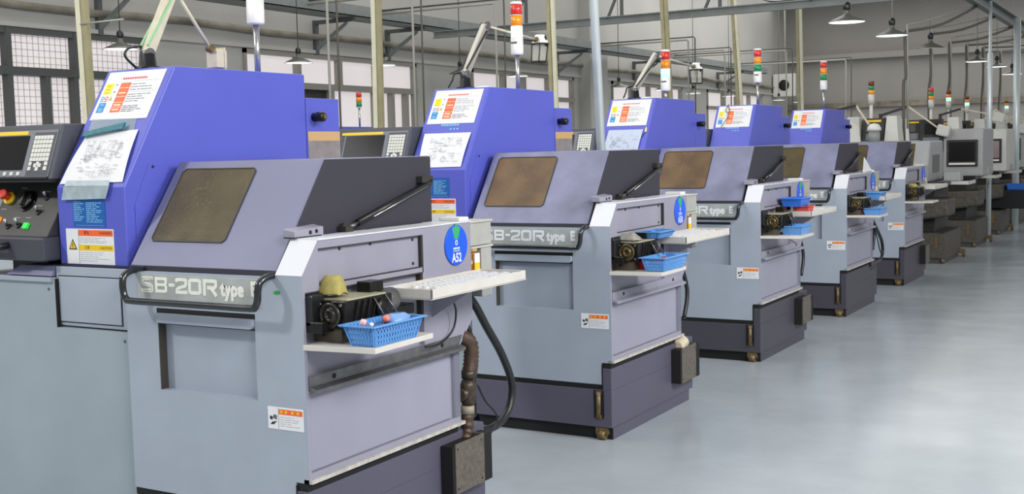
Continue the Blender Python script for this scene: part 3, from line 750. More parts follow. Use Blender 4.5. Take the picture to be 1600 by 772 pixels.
    A('sight', lambda: MB().box(-.095, -.042, -.006, .004, .105, .238), 'sight_gauge', DARK, root)
    A('sightt', lambda: MB().cyl((-.066, -.013, .112), (-.066, -.013, .232), .011, 10).box(-.078, -.054, -.018, -.005, .218, .236).box(-.078, -.054, -.018, -.005, .107, .122), 'gauge_tube', BRASS, root)
    if v.box:
        A('tbox', lambda: MB().box(.0, .05, .72, .99 if idx == 0 else .93, .14, .318), 'side_box', DARK, root)
        A('tboxp', lambda: MB().box(.05, .054, .735, .925, .142, .325).box(-.002, .054, .925, .93, .142, .325), 'box_cover', BOXM, root)
        [A('tboxs%g%g' % (y, z), lambda: MB().lathe([(.004, 0), (.004, .002)], (.054, y, z), 'x', 8), 'screw', GASKET, root) for y in (.75, .91) for z in (.16, .305)]
    # control cabinet
    A('cab', lambda: MB().px([(.067, 1.004), (.067, 1.279), (.323, 1.70), (1.029, 1.70), (1.029, 1.004)], -1.166, -.824), 'control_cabinet', BLUE, root, .006)
    A('hatch', lambda: MB().px([(.11, 1.02), (.11, 1.215), (.182, 1.358), (.62, 1.358), (.62, 1.02)], -.824, -.8205), 'side_hatch', BLUE, root, .001)
    A('hatchs', lambda: MB().lathe([(.006, 0), (.005, .003)], (-.8205, .197, 1.345), 'x', 8), 'hatch_screw', INKD, root)
    A('blk', lambda: MB().box(-1.12, -.822, 1.03, 1.242, 1.0, 1.605), 'rear_cover', BLUE, root, .004)
    A('blkt', lambda: MB().box(-1.1, -.8205, 1.034, 1.24, 1.43, 1.468), 'tape_strip', TAN if v.tape else BLUE, root)
    A('blkg', lambda: MB().box(-1.1, -.8208, 1.034, 1.24, 1.05, 1.43), 'cover_panel', mat('grimy_grey_panel', (134, 128, 130), .5, noise=.2, nscale=30) if v.tape else BLUE, root)
    A('knob', lambda: MB().lathe([(.018, 0), (.016, .02), (.021, .022), (.021, .05), (.015, .058)], (-.822, 1.075, 1.527), 'x', 14), 'knob', BLACK, root)
    if idx == 0: build(MB().lathe([(.012, 0), (.01, .006)], (-.764, 1.075, 1.527), 'x', 12), 'knob_tip', BRASS, root)
    A('warn', warn_mb, 'warning_sticker', WARN_M, root)
    A('bst', blue_sticker_mb, 'instruction_sticker', [STBLUE, INKC], root)
    A('poster', poster_mb, 'safety_notice', POSTER_M, root)
    if v.logo:
        def logo():
            mb = MB()
            for k in range(3):
                u = -.985 + k * .021
                mb.lathe([(.0, .0008), (.006, .0008)], (0, 0, 0), 'x', 4) if False else None
                mb.poly([(u + .006 * math.cos(a * .785), .243 + .006 * math.sin(a * .785)) for a in range(8)], CAB_SLOPE, .0004, .001)
            for k in range(7): mb.plate(-1.05 + k * .016, -1.038 + k * .016, .262, .274, CAB_SLOPE, .0004, .001)
            return mb
        A('logo', logo, 'maker_mark', INKC, root)
    # lower cabinets
    A('sdoor', lambda: MB().box(-1.166, -.80, .045, .6, .79, 1.002), 'side_cupboard', PAN, root, .003)
    A('sdoorl', lambda: MB().box(-1.15, -.838, .0405, .0455, .806, .966), 'cupboard_door', PAN, root, .002)
    A('sdoorg', lambda: MB().box(-1.1535, -.8345, .0435, .046, .8025, .9695).box(-1.165, -.8, .046, .3, 1.0, 1.006), 'door_gap', DARK, root)
    A('gcab', lambda: MB().box(-2.1, -1.156, .03, .9, .03, .957).box(-1.156, -.788, .03, .9, .03, .785), 'electrical_cabinet', CABGREY, root)
    [A('gcabs%g%g' % (x, z), lambda: MB().lathe([(.006, 0), (.004, -.003)], (x, .03, z), 'y', 10), 'screw', DSTEEL, root) for x, z in ((-1.19, .92), (-.815, .755), (-.815, .1), (-1.5, .93))]
    A('gcabg', lambda: MB().box(-.788, -.766, .06, .9, .03, .99).box(-1.166, -.788, .05, .55, .785, .791).box(-1.156, -1.1515, .029, .05, .785, .957), 'cabinet_gap', DARK, root)
    A('gtop', lambda: MB().box(-1.62, -1.17, .02, .06, .945, .962), 'cabinet_ledge', PAN, root, .002)
    # operator console
    con = A('con', lambda: MB().px([(.05, 1.308), (.12, 1.505), (.26, 1.505), (.26, 1.308)], -1.66, -1.175), 'operator_console', CONSOLE, root, .004)
    A('conf', lambda: MB().plate(-1.6, -1.19, .008, .185, NC_SLOPE, .0, .003).plate(-1.6, -1.19, .0, .006, NC_SLOPE, .0, .006, 1), 'screen_bezel', [CONFRAME, BLACK], con)
    A('cony', lambda: MB().plate(-1.62, -1.35, .168, .182, NC_SLOPE, .003, .0045), 'brand_strip', YELLOW, con)
    A('scr', lambda: MB().plate(-1.59, -1.335, .034, .164, NC_SLOPE, .003, .0045), 'screen', SCREEN, con)
    A('keyb', lambda: MB().plate(-1.31, -1.195, .012, .175, NC_SLOPE, .003, .0045), 'key_field', CONSOLE, con)
    def keys():
        mb = MB()
        for r in range(6):
            for c_ in range(6): mb.plate(-1.302 + c_ * .0168, -1.288 + c_ * .0168, .148 - r * .0165, .162 - r * .0165, NC_SLOPE, .0045, .008)
        for c_, r in ((0, 6), (1.7, 6.4), (2.4, 6), (3.1, 6.4), (5, 6), (0, 7.1), (2.4, 7.2), (5, 7.1)): mb.plate(-1.302 + c_ * .0168, -1.288 + c_ * .0168, .148 - r * .0165, .162 - r * .0165, NC_SLOPE, .0045, .008)
        return mb
    A('keys', keys, 'keypad', KEYM, con)
    A('soft', lambda: [m := MB(), [m.plate(-1.58 + k * .037, -1.566 + k * .037, .013, .026, NC_SLOPE, .003, .007) for k in range(7)], m][0], 'soft_keys', KEYM, con)
    sw = A('sw', lambda: MB().px([(.025, 1.105), (.15, 1.30), (.24, 1.30), (.24, 1.105)], -1.68, -1.18), 'switch_panel', SWP, root, .003)
    A('swb', lambda: MB().box(-1.7, -1.172, .0, .26, 1.02, 1.105), 'console_base', CONSOLE, root, .008)
    A('swg', lambda: MB().box(-1.66, -1.18, .05, .24, 1.298, 1.312), 'console_gap', DARK, root)
    A('skirt', lambda: MB().prism([(-1.42, .03, .966), (-1.172, .03, .966), (-1.172, .2, .966), (-1.42, .2, .966)], [(-1.36, .05, 1.0), (-1.172, .05, 1.0), (-1.172, .2, 1.0), (-1.36, .2, 1.0)]), 'console_skirt', LILAC, root)
    A('neck', lambda: MB().box(-1.5, -1.3, .12, .24, .957, 1.03), 'console_neck', BLACK, root)
    A('swh', lambda: MB().tube(smooth_path([(-1.36, .0, 1.075), (-1.36, -.03, 1.072), (-1.385, -.04, 1.07), (-1.6, -.04, 1.07), (-1.63, -.03, 1.07), (-1.63, .0, 1.07)], 4), .013, 10), 'console_handle', BLACK, root)
    def knobpl(u, w, r, h, n=18):
        c0 = Vector(SW_SLOPE(u, w, 0)); c1 = Vector(SW_SLOPE(u, w, h)); return c0, c1
    def emst():
        mb = MB(); a, b = knobpl(-1.475, .155, 0, .012); mb.cyl(a, b, .024, 20, mi=0); a2, b2 = Vector(SW_SLOPE(-1.475, .155, .012)), Vector(SW_SLOPE(-1.475, .155, .03)); mb.cyl(a2, b2, .012, 14, mi=1)
        mb.cyl(b2, Vector(SW_SLOPE(-1.475, .155, .045)), .019, 20, mi=1); return mb
    A('emst', emst, 'emergency_stop', [YELB, REDB], sw)
    def dial():
        mb = MB(); a, b = knobpl(-1.37, .145, 0, .006); mb.cyl(a, b, .042, 28); mb.cyl(b, Vector(SW_SLOPE(-1.37, .145, .02)), .034, 28)
        mb.plate(-1.376, -1.364, .118, .172, SW_SLOPE, .02, .03); return mb
    A('dial', dial, 'override_dial', mat('gloss_black', (14, 14, 15), .18), sw)
    for u, w in ((-1.275, .16), (-1.285, .1), (-1.36, .045), (-1.415, .04)):
        def tog():
            mb = MB(); a, b = knobpl(u, w, 0, .006); mb.cyl(a, b, .012, 12); return mb.cyl(b, Vector(SW_SLOPE(u + .006, w + .012, .03)), .005, 8, .006, mi=1)
        A('tog%g%g' % (u, w), tog, 'toggle_switch', [BLACK, STEEL], sw)
    A('gbtn', lambda: MB().plate(-1.325, -1.3, .03, .052, SW_SLOPE, 0, .01), 'green_button', GREENL, sw)
    A('obtn', lambda: MB().plate(-1.5, -1.472, .055, .075, SW_SLOPE, 0, .01), 'orange_button', ORANGEL, sw)
    A('legend', lambda: [m := MB(), [m.plate(u, u + .03, w, w + .003, SW_SLOPE, .0005, .0012) for u, w in ((-1.44, .2), (-1.3, .185), (-1.31, .125), (-1.4, .075), (-1.34, .075), (-1.5, .11))], m.plate(-1.6, -1.515, .12, .185, SW_SLOPE, .0005, .0012), m][0], 'legend_plate', mat('legend_grey', (150, 152, 150), .5), sw)
    # gauge reservoir behind the end wall
    A('resv', lambda: MB().box(-.13, -.005, .962, 1.115, 1.018, 1.105).box(-.11, -.005, 1.04, 1.115, .82, 1.008), 'oil_reservoir', GREYB, root, .003)
    A('resl', lambda: MB().box(-.135, .0, .958, 1.12, 1.105, 1.112), 'reservoir_lid', mat('reservoir_lid_grey', (186, 186, 178), .4), root, .001)
    A('resl2', lambda: MB().box(-.13, .0, .962, 1.12, 1.008, 1.016), 'reservoir_ledge', mat('reservoir_lid_grey', (186, 186, 178), .4), root, .001)
    A('resa', lambda: MB().lathe([(.0, 0), (.034, 0), (.034, .13), (.0, .13)], (-.04, 1.0, .865), 'z', 18), 'oil_bowl', AMBER, root)
    A('resc', lambda: MB().lathe([(.036, 0), (.036, .016)], (-.04, 1.0, .997), 'z', 18), 'bowl_collar', mat('cream_collar', (210, 178, 120), .5), root)
    A('rest', lambda: MB().box(-.0055, .0, .985, 1.02, .915, .955).box(-.0055, .0, .985, 1.02, .955, .99, 1), 'level_tag', [YELLOW, WHITE], root)
    A('wbox', lambda: MB().box(-.1, -.01, .9, .965, 1.116, 1.13), 'small_cap', WHITEP, root, .003)
    # tray, bracket, shelf
    TY = .40
    A('tray', lambda: MB().box(.0, .2, TY, TY + .62, .895, .901).box(.0, .006, TY, TY + .62, .901, .93).box(.194, .2, TY, TY + .62, .897, .93).box(0, .2, TY, TY + .006, .897, .93).box(0, .2, TY + .614, TY + .62, .897, .93), 'parts_tray', TRAYM, root, .0015, (0, v.tray, 0))
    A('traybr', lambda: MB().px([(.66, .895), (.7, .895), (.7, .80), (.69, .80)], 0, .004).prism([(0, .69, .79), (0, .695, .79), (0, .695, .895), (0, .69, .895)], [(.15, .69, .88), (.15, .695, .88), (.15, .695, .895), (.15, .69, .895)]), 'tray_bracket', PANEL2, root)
    A('shelf', lambda: MB().pz([(-.004, -.002), (.245, .03), (.238, .345), (-.004, .345)], .783, .80), 'lower_shelf', TRAYM, root, .0015)
    # drill unit
    mo = A('motor', lambda: MB().box(-.02, .115, .06, .30, .842, .93).box(-.02, .06, .0125, .5, .835, .87), 'drill_unit', GREASE, root, .004)
    A('mdisc', lambda: MB().lathe([(.040, -.003), (.040, -.012), (.030, -.012), (.030, -.007), (.022, -.007), (.022, -.014), (.010, -.014), (.010, -.006)], (.06, .06, .886), 'y', 28), 'motor_flange', mat('worn_dark_brass', (96, 84, 56), .35, metal=.6, noise=.4, nscale=50) if idx else mat('dark_iron_ring', (64, 62, 58), .3, metal=.6), mo)
    for y in (.09, .12, .15, .18): A('mrib%g' % y, lambda: bar(MB(), (.117, y, .848), (.117, y + .03, .926), .01, .006), 'motor_rib', GREASE, mo)
    for x in (.02, .1):
        for z in (.856, .918): A('mbolt%g%g' % (x, z), lambda: MB().lathe([(.005, 0), (.005, -.006)], (x, .06, z), 'y', 8), 'motor_bolt', DSTEEL, mo)
    A('mfl2', lambda: MB().lathe([(.03, 0), (.03, .01), (.012, .012)], (.115, .24, .888), 'x', 20), 'motor_flange', GREASE, mo)
    A('mtop', lambda: MB().box(0, .112, .075, .27, .93, .9345), 'motor_cover', mat('pale_olive_plate', (172, 170, 144), .4, noise=.1, nscale=30), mo)
    A('mcube', lambda: MB().box(.02, .075, .24, .31, .9345, .968), 'terminal_box', GREASE, mo, .003)
    A('mcyl', lambda: MB().lathe([(.03, 0), (.038, .02), (.038, .07), (.03, .08)], (.06, .30, .90), 'y', 18).cyl((.118, .2, .925), (.15, .22, .855), .003, 6).cyl((.118, .26, .928), (.15, .285, .86), .003, 6), 'motor_end', DSTEEL, mo)
    A('mbr', lambda: MB().box(-.018, .09, .07, .12, .80, .845), 'motor_bracket', mat('brown_bracket', (104, 96, 82), .4, metal=.4, noise=.3, nscale=25), root)
    A('mbrh', lambda: MB().lathe([(.006, 0), (.006, -.002)], (.02, .0695, .825), 'y', 10), 'bracket_hole', DARK, root)
    A('mblk', lambda: MB().box(-.0195, .022, .0125, .095, .852, .95), 'rubber_gaiter', BLACK, root, .006)  # plain black block in the recess beside the column
    # signal tower
    tw = A('tower%s' % v.tkey, lambda: MB().lathe([(.02, 0), (.034, .004), (.036, .01), (.036, .1)], (-1.03, .98, 1.91 + v.tz), 'z', 20), 'signal_tower', WHITEP, root)
    A('twrod%s' % v.tkey, lambda: MB().cyl((-1.03, .98, 1.70), (-1.03, .98, 1.912 + v.tz), .0125, 12), 'tower_pole', STEEL, tw)
    A('twcap%s' % v.tkey, lambda: MB().lathe([(.035, 0), (.035, .012), (.028, .016)], (-1.03, .98, 2.196 + v.tz), 'z', 20), 'tower_cap', WHITEP, tw)
    for zz in (2.071, 2.133): A('twsp%s%g' % (v.tkey, zz), lambda: MB().lathe([(.036, 0), (.036, .004)], (-1.03, .98, zz + v.tz), 'z', 20), 'spacer_ring', WHITEP, tw)
    if v.tkey in 'bcd': A('twlab%s' % v.tkey, lambda: MB().box(-1.05, -1.01, .9425, .944, 1.975 + v.tz, 1.985 + v.tz), 'tower_label', INK, tw)
    for nm, z0, z1, m in (('green_lens', 2.01, 2.071, v.green), ('orange_lens', 2.075, 2.133, LENO), ('red_lens', 2.137, 2.196, LENR)):
        A('%s%s' % (nm, v.tkey), lambda: MB().lathe([(.033, z0 + v.tz), (.033, z1 + v.tz)], (-1.03, .98, 0), 'z', 20), nm, m, tw)
    if idx < 4:
        build(MB().tube(smooth_path([(-.05, .945, .80), (-.02, 1.0, .60), (-.02, .95, .45)], 5), .012, 8), 'cable', HOSE, root)
    return root

VS = []
def var(badge, tank, tape, scuff, tray, tz, green, box, logo, tkey):
    v = Var(); v.badge, v.tank, v.tape, v.scuff, v.tray, v.tz, v.green, v.box, v.logo, v.tkey = badge, tank, tape, scuff, tray, tz, green, box, logo, tkey
    return v
VARS = [var('A52', TANKP, True, False, 0, 0, LENWL, True, True, 'a'), var('A50', TANKP, True, True, .045, 0, LENWL, True, True, 'b'),
        var(None, TANKQ, False, True, .03, -.138, LENGL, True, False, 'c'), var(None, TANKQ, False, True, .03, 0, LENG, False, True, 'd'),
        var(None, TANKQ, False, True, .03, .006, LENG, True, True, 'e')]
# cached meshes carry their own materials, so keys that change material need a suffix
OFFS = [(0, 0, 0), (-.0025, 2.1649, 0), (.0028, 4.3337, 0), (.0072, 6.433, 0), (.0049, 8.5944, 0)]
ML = ['nearest blue and grey lathe, with the round A52 badge on its end wall', 'second lathe in the row, with the round A50 badge and scuffed lilac hood',
      'third lathe in the row, just beyond the shiny near pole', 'fourth lathe in the row, with B25 handwritten on its blue cabinet', 'fifth and farthest blue lathe, in front of the all-grey lathes']
MACH = []
_c0 = cached
SENS = ('tank', 'toe', 'lip', 'blkt', 'blkg', 'letters', 'mdisc', 'tbox')
def cached(key, fn, name, mats, parent, bevel=0.0, loc=None, label=None):
    ml = mats if isinstance(mats, (list, tuple)) else [mats]
    return _c0(key + '|' + '|'.join(m.name for m in ml), fn, name, mats, parent, bevel, loc, label)
for i in range(5):
    MACH.append(make_machine(i, OFFS[i], ML[i], VARS[i]))
M1, M2, M3, M4, M5 = MACH

# extras of single machines -------------------------------------------------------
build(MB().poly([(-.112, .952), (-.1, .949), (-.086, .953), (-.086, .96), (-.1, .962), (-.11, .96)], on_front(0), .0004, .0012), 'green_sticker', GREENB, M1)
def pipe_mb():
    mb = MB(); path = smooth_path([(-.02, .90, .69), (-.0, .935, .66), (.0, .94, .60), (0, .925, .545)], 8)
    mb.tube(path, [.026 + .004 * (k % 2) for k in range(len(path))], 12)
    mb.lathe([(.028, 0), (.028, .03)], (0, .92, .53), 'z', 14, 1)
    mb.lathe([(.022, 0), (.03, .015), (.03, .075), (.022, .095)], (0, .912, .43), 'z', 14, 1)
    mb.cyl((0, .915, .475), (0, .86, .475), .022, 12, mi=1)
    mb.lathe([(.026, 0), (.026, .03)], (0, .906, .40), 'z', 14, 2)
    p2 = smooth_path([(0, .905, .40), (0, .9, .345), (0, .885, .305), (.0, .876, .27)], 8)
    mb.tube(p2, [.021 + .004 * ((k // 2) % 2) for k in range(len(p2))], 12)
    return mb
build(pipe_mb(), 'drain_pipe', [RUST, mat('grimy_valve_iron', (78, 68, 58), .4, metal=.5, noise=.4, nscale=50), mat('dirty_clamp', (150, 142, 126), .5)], M1)
build(MB().tube(smooth_path([(-.06, .95, .86), (-.02, .99, .81), (-.02, 1.087, .699), (-.02, 1.2, .568), (-.02, 1.27, .44), (-.02, 1.241, .345), (-.02, 1.14, .299), (-.02, 1.0, .308), (-.03, .9, .33)], 6), .016, 10), 'coolant_hose', HOSE, M1)
build(MB().tube(smooth_path([(.02, .95, .5), (.02, 1.0, .43), (.02, 1.07, .37), (.02, 1.08, .33), (0, 1.02, .26)], 5), .004, 6), 'thin_wire', HOSE, M1)
build(MB().tube(smooth_path([(.05, .74, .86), (.03, .8, .8), (.02, .79, .73), (.02, .7, .695), (.03, .6, .70)], 5), .004, 6), 'thin_wire', HOSE, M1)
build(MB().tube([(0, .80 + .02 * k * .4, .31 + .006 * k * .5) for k in range(11)], [.034 + .005 * (k % 2) for k in range(11)], 14).lathe([(.03, 0), (.046, .005), (.046, .02), (.03, .022)], (0, .79, .315), 'y', 16), 'corrugated_elbow', CREAMR, M2)
build(MB().tube(smooth_path([(-.04, .93, .76), (0, .917, .672), (0, 1.1, .57), (0, 1.2, .5), (0, 1.235, .41), (0, 1.16, .355), (0, 1.014, .336), (0, .75, .335)], 6), .014, 8).tube(smooth_path([(0, .9, .66), (0, 1.02, .55), (0, 1.12, .44), (0, 1.2, .36), (0, 1.0, .3), (0, .8, .3)], 5), .005, 6), 'coolant_hose', HOSE, M4)
build(MB().tube(smooth_path([(.1, .2, .78), (.14, .3, .73), (.1, .42, .72)], 5), .006, 6), 'thin_wire', CONDW, M3)
mk = MB(); text_into(mk, 'B25', .075, CAB_SLOPE, 0, .0003, .0012, -.985, .045, 'CENTER', 1.1)
build(mk, 'handwritten_mark', INKN, M4)
def clip_tag(m):
    build(MB().poly([(-.85, .22), (-.838, .222), (-.84, .25), (-.846, .262), (-.853, .248)], CAB_SLOPE, .001, .006, 0).poly([(-.862, .185), (-.858, .184), (-.846, .222), (-.85, .222)], CAB_SLOPE, .001, .003, 1), 'dangling_tag', [mat('pale_yellow_tag', (222, 206, 140), .5), INKD], m)
clip_tag(M3)
build(MB().tube([CAB_SLOPE(u, w, .012) for u, w in ((-1.06, .5), (-1.08, .44), (-1.05, .40), (-1.05, .36), (-1.09, .275))], .003, 6).tube([CAB_SLOPE(u, w, .012) for u, w in ((-1.07, .49), (-1.045, .44), (-1.045, .41))], .003, 6), 'dangling_wire', mat('brown_wire', (110, 92, 60), .5), M4)

# second-row machine behind the windows side (only its blue side and signal tower show)
SR = copy_tree(M3)
SR.location = (-5.82, 8.25, 0); SR['label'] = 'lathe of the row behind, only its small signal tower and a blue edge showing'
SR['group'] = 'lathes of the row behind'
for t in SR.children:
    if t.name.startswith('signal_tower'): SR_T = t
nt_ = MB()
for ch in list(SR_T.children):
    bpy.data.objects.remove(ch, do_unlink=True)
SR_T.data = MB().cyl((-1.03, .98, 1.70), (-1.03, .98, 1.955), .0125, 10).lathe([(.02, 0), (.034, .005), (.034, .016)], (-1.03, .98, 1.945), 'z', 16, 1).mesh('signal_tower', [STEEL, WHITEP])
for nm, z0, z1, m in (('green_lens', 1.96, 2.02, LENG), ('orange_lens', 2.022, 2.08, LENO), ('red_lens', 2.082, 2.14, LENR)):
    build(MB().lathe([(.036, z0), (.036, z1), (.01, z1 + .002)], (-1.03, .98, 0), 'z', 16), nm, m, SR_T)

# drawings hung on the cabinets ---------------------------------------------------
def world_of(m, o): o.location = m.location; return o
def drawing(m, q, label, seed, n=60, clip=False, tint=WHITE):
    e = empty('drawing_sheet', m.location, label, 'paper drawing', 'drawings hung on the blue cabinets')
    mb = MB(); N = 8
    us = []
    def grid(d):
        pts = []
        for j in range(N + 1):
            t = j / N
            for k in range(N + 1):
                s = k / N
                u = (q[0][0] * (1 - s) + q[1][0] * s) * (1 - t) + (q[3][0] * (1 - s) + q[2][0] * s) * t
                w = (q[0][1] * (1 - s) + q[1][1] * s) * (1 - t) + (q[3][1] * (1 - s) + q[2][1] * s) * t
                pts.append(CAB_SLOPE(u, w, d + .006 * math.sin(t * 3.1) * (0.3 + .7 * abs(s - .5) * 2)))
        return pts
    fs = [(j * (N + 1) + k, j * (N + 1) + k + 1, (j + 1) * (N + 1) + k + 1, (j + 1) * (N + 1) + k) for j in range(N) for k in range(N)]
    mb.add(grid(.004), fs, 0, True); 
    build(mb, 'paper', [tint], e)
    ink = MB()
    u0 = max(q[0][0], q[3][0]) + .025; u1 = min(q[1][0], q[2][0]) - .02
    scribble(ink, CAB_SLOPE, u0, u1, q[3][1] + .02, q[0][1] - .03, n, 0, seed, .0112)
    build(ink, 'ink_lines', [mat('faint_ink', (132, 134, 142), .7)], e)
    return e
d1 = drawing(M1, [(-1.118, .214), (-.866, .228), (-.835, .018), (-1.15, .011)], 'creased white drawing hanging on the nearest blue cabinet under a teal clip', 11, 70)
build(MB().poly([(-1.122, .196), (-.93, .226), (-.93, .25), (-1.124, .216)], CAB_SLOPE, .012, .02), 'clip_bar', TEAL, d1)
build(MB().poly([(-1.132, .28), (-.9, .276), (-.885, .2), (-1.12, .19)], CAB_SLOPE, .001, .002), 'plastic_sleeve', SLEEVE, d1)
build(MB().poly([(-1.11, -.002), (-.885, -.002), (-.89, .02), (-1.11, .02)], CAB_SLOPE, .012, .013).prism([(-1.13, .058, 1.235), (-.905, .058, 1.24), (-.885, .058, 1.285), (-1.115, .058, 1.282)], [(-1.13, .056, 1.235), (-.905, .056, 1.24), (-.885, .056, 1.285), (-1.115, .056, 1.282)]), 'sleeve_bottom', mat('grey_sleeve_paper', (166, 182, 188), .3, noise=.15, nscale=40), d1)
drawing(M2, [(-1.136, .217), (-.85, .217), (-.852, .016), (-1.11, .013)], 'curled white drawing on the second blue cabinet beneath three pale dots', 12, 45)
d3 = drawing(M3, [(-1.12, .243), (-.865, .243), (-.87, .05), (-1.12, .05)], 'pale blue-grey drawing in a sleeve on the third blue cabinet', 13, 30, tint=mat('pale_blue_paper', (184, 196, 216), .4))

# work lamps ----------------------------------------------------------------------
def work_lamp(m, base, elbow, head, label, hd, armm=LAMPS, second=LAMPB):
    e = empty('work_lamp', (m.location.x - 1.05, m.location.y + base[0], 1.70), label, 'work lamp', 'jointed work lamps on the blue cabinets')
    by = base[0]
    P = lambda y, z, dx=0: (dx, y - by, z - 1.70)
    build(MB().lathe([(.05, 0), (.05, .012), (.034, .016), (.03, .06), (.018, .065)], (0, 0, 0), 'z', 18), 'lamp_base', BLACK, e)
    k = Vector(P(*base)); el = Vector(P(*elbow)); h = Vector(P(*head))
    a = MB(); bar(a, k, el, .030, .042); build(a, 'lower_arm', [armm], e, .003)
    a = MB(); bar(a, k + Vector((-.018, -.012, .03)), el + Vector((-.018, -.012, -.03)), .007, .009); bar(a, k + Vector((.018, -.012, .03)), el + Vector((.018, -.012, -.03)), .007, .009); build(a, 'spring_rod', LAMPGN if hd == 'flat' else GASKET, e)
    build(MB().lathe([(.022, -.022), (.022, .022)], tuple(el), 'x', 14), 'joint', DSTEEL, e); build(MB().lathe([(.022, -.02), (.022, .02)], tuple(k), 'x', 14), 'joint', DSTEEL, e)
    a = MB(); a.cyl(el, h, .007, 10); build(a, 'upper_arm', second, e)
    build(MB().lathe([(.014, -.014), (.014, .014)], tuple(h), 'x', 12), 'head_joint', BRASS, e)
    if hd == 'flat':
        c = h + Vector((0, .03, -.03)); build(MB().box(-.03, .03, c.y - .025, c.y + .03, c.z - .045, c.z + .025), 'lamp_head', LAMPB, e, .004)
        build(MB().box(-.034, .034, c.y + .012, c.y + .018, c.z - .05, c.z + .035), 'head_fin', LAMPB, e)
    else:
        c = h + Vector((0, .055, -.01)); s = hd
        hexo = lambda z, r: [(r * math.cos(q * math.pi / 3), c.y + r * math.sin(q * math.pi / 3), z) for q in range(6)]
        build(MB().prism(hexo(c.z - .012, .058), hexo(c.z + .04, .03)), 'lamp_head', WHITEP, e)
        w = MB()
        top = hexo(c.z - .014, .056); bot = [(x, y + s, z) for x, y, z in hexo(c.z - .12, .05)]
        for q in range(6):
            w.cyl(top[q], bot[q], .0035, 5); w.cyl(bot[q], bot[(q + 1) % 6], .004, 5); w.cyl(top[q], top[(q + 1) % 6], .005, 5)
        build(w, 'wire_guard', GASKET, e)
        build(MB().prism([(x * .9, y * 1.0, z) for x, y, z in hexo(c.z - .018, .05)], [(x, y + s, z) for x, y, z in hexo(c.z - .115, .046)]), 'lamp_glass', mat('clear_lamp_glass', (210, 210, 196), .1, alpha=.28), e)
        build(MB().lathe([(.012, 0), (.014, .03), (.006, .06)], (.035, c.y, c.z - .03), 'z', 10), 'lamp_switch', BLACK, e)
    build(MB().tube(smooth_path([P(by - .01, 1.79, -.02), P(by - .06, 1.78, -.03), P(by - .08, 1.75, -.03), P(by - .12 if hd != 'flat' else by - .03, 1.71, -.03)], 5), .005, 6), 'lamp_cord', HOSE, e)
    return e
work_lamp(M1, (.41, 1.76), (.552, 2.02), (.735, 1.80), 'beige jointed work lamp folded on top of the nearest blue cabinet', 'flat', LAMPB, LAMPB)
work_lamp(M2, (.45, 1.78), (.668, 2.055), (1.235, 2.02), 'work lamp with hexagonal wire-guarded head on the second blue cabinet', -.02)
work_lamp(M3, (.47, 1.76), (.845, 2.03), (1.59, 1.985), 'work lamp with wire-guarded head on the third blue cabinet', .0)
for m, l in ((M2, 'small white rag lying beside the work lamp on the second cabinet'), (M3, 'crumpled white rag beside the work lamp on the third cabinet')):
    mb = MB(); mb.lathe([(0, .02), (.03, .018), (.06, .008), (.07, 0)], (0, 0, 0), 'z', 9)
    o = build(mb, 'white_rag', WHITE, loc=(m.location.x - 1.0, m.location.y + .55, 1.701)); o.scale = (1, 1.5, 1); tag(o, l, 'rag')

# baskets, vials, rags --------------------------------------------------------------
def basket_mb(bx, by, tx, ty, h, lattice=True, t=.003):
    mb = MB()
    def ring(z):
        f = z / h; return bx + (tx - bx) * f, by + (ty - by) * f
    mb.box(-bx, bx, -by, by, 0, t)
    def band(z0, z1):
        x0, y0 = ring(z0); x1, y1 = ring(z1)
        for s in (-1, 1):
            mb.prism([(s * x0, -y0, z0), (s * x0, y0, z0), (s * (x0 - t), y0, z0), (s * (x0 - t), -y0, z0)], [(s * x1, -y1, z1), (s * x1, y1, z1), (s * (x1 - t), y1, z1), (s * (x1 - t), -y1, z1)])
            mb.prism([(-x0, s * y0, z0), (x0, s * y0, z0), (x0, s * (y0 - t), z0), (-x0, s * (y0 - t), z0)], [(-x1, s * y1, z1), (x1, s * y1, z1), (x1, s * (y1 - t), z1), (-x1, s * (y1 - t), z1)])
    if not lattice: band(0, h)
    else:
        for z0, z1 in ((0, .1), (.28, .36), (.54, .62), (.8, 1.0)): band(z0 * h, z1 * h)
        for ax in (0, 1):
            n = 9 if ax == 0 else 16
            for k in range(n + 1):
                f = -1 + 2 * k / n
                x0, y0 = ring(0); x1, y1 = ring(h); w = .0035
                for s in (-1, 1):
                    if ax == 0: mb.prism([(f * x0 - w, s * y0, 0), (f * x0 + w, s * y0, 0), (f * x0 + w, s * (y0 - t), 0), (f * x0 - w, s * (y0 - t), 0)], [(f * x1 - w, s * y1, h), (f * x1 + w, s * y1, h), (f * x1 + w, s * (y1 - t), h), (f * x1 - w, s * (y1 - t), h)])
                    else: mb.prism([(s * x0, f * y0 - w, 0), (s * x0, f * y0 + w, 0), (s * (x0 - t), f * y0 + w, 0), (s * (x0 - t), f * y0 - w, 0)], [(s * x1, f * y1 - w, h), (s * x1, f * y1 + w, h), (s * (x1 - t), f * y1 + w, h), (s * (x1 - t), f * y1 - w, h)])
    r = .012
    mb.prism([(-tx - r, -ty - r, h), (tx + r, -ty - r, h), (tx + r, -ty, h), (-tx - r, -ty, h)], [(-tx - r, -ty - r, h + .004), (tx + r, -ty - r, h + .004), (tx + r, -ty, h + .004), (-tx - r, -ty, h + .004)])
    mb.box(-tx - r, tx + r, ty, ty + r, h, h + .004); mb.box(-tx - r, -tx, -ty, ty, h, h + .004); mb.box(tx, tx + r, -ty, ty, h, h + .004)
    return mb
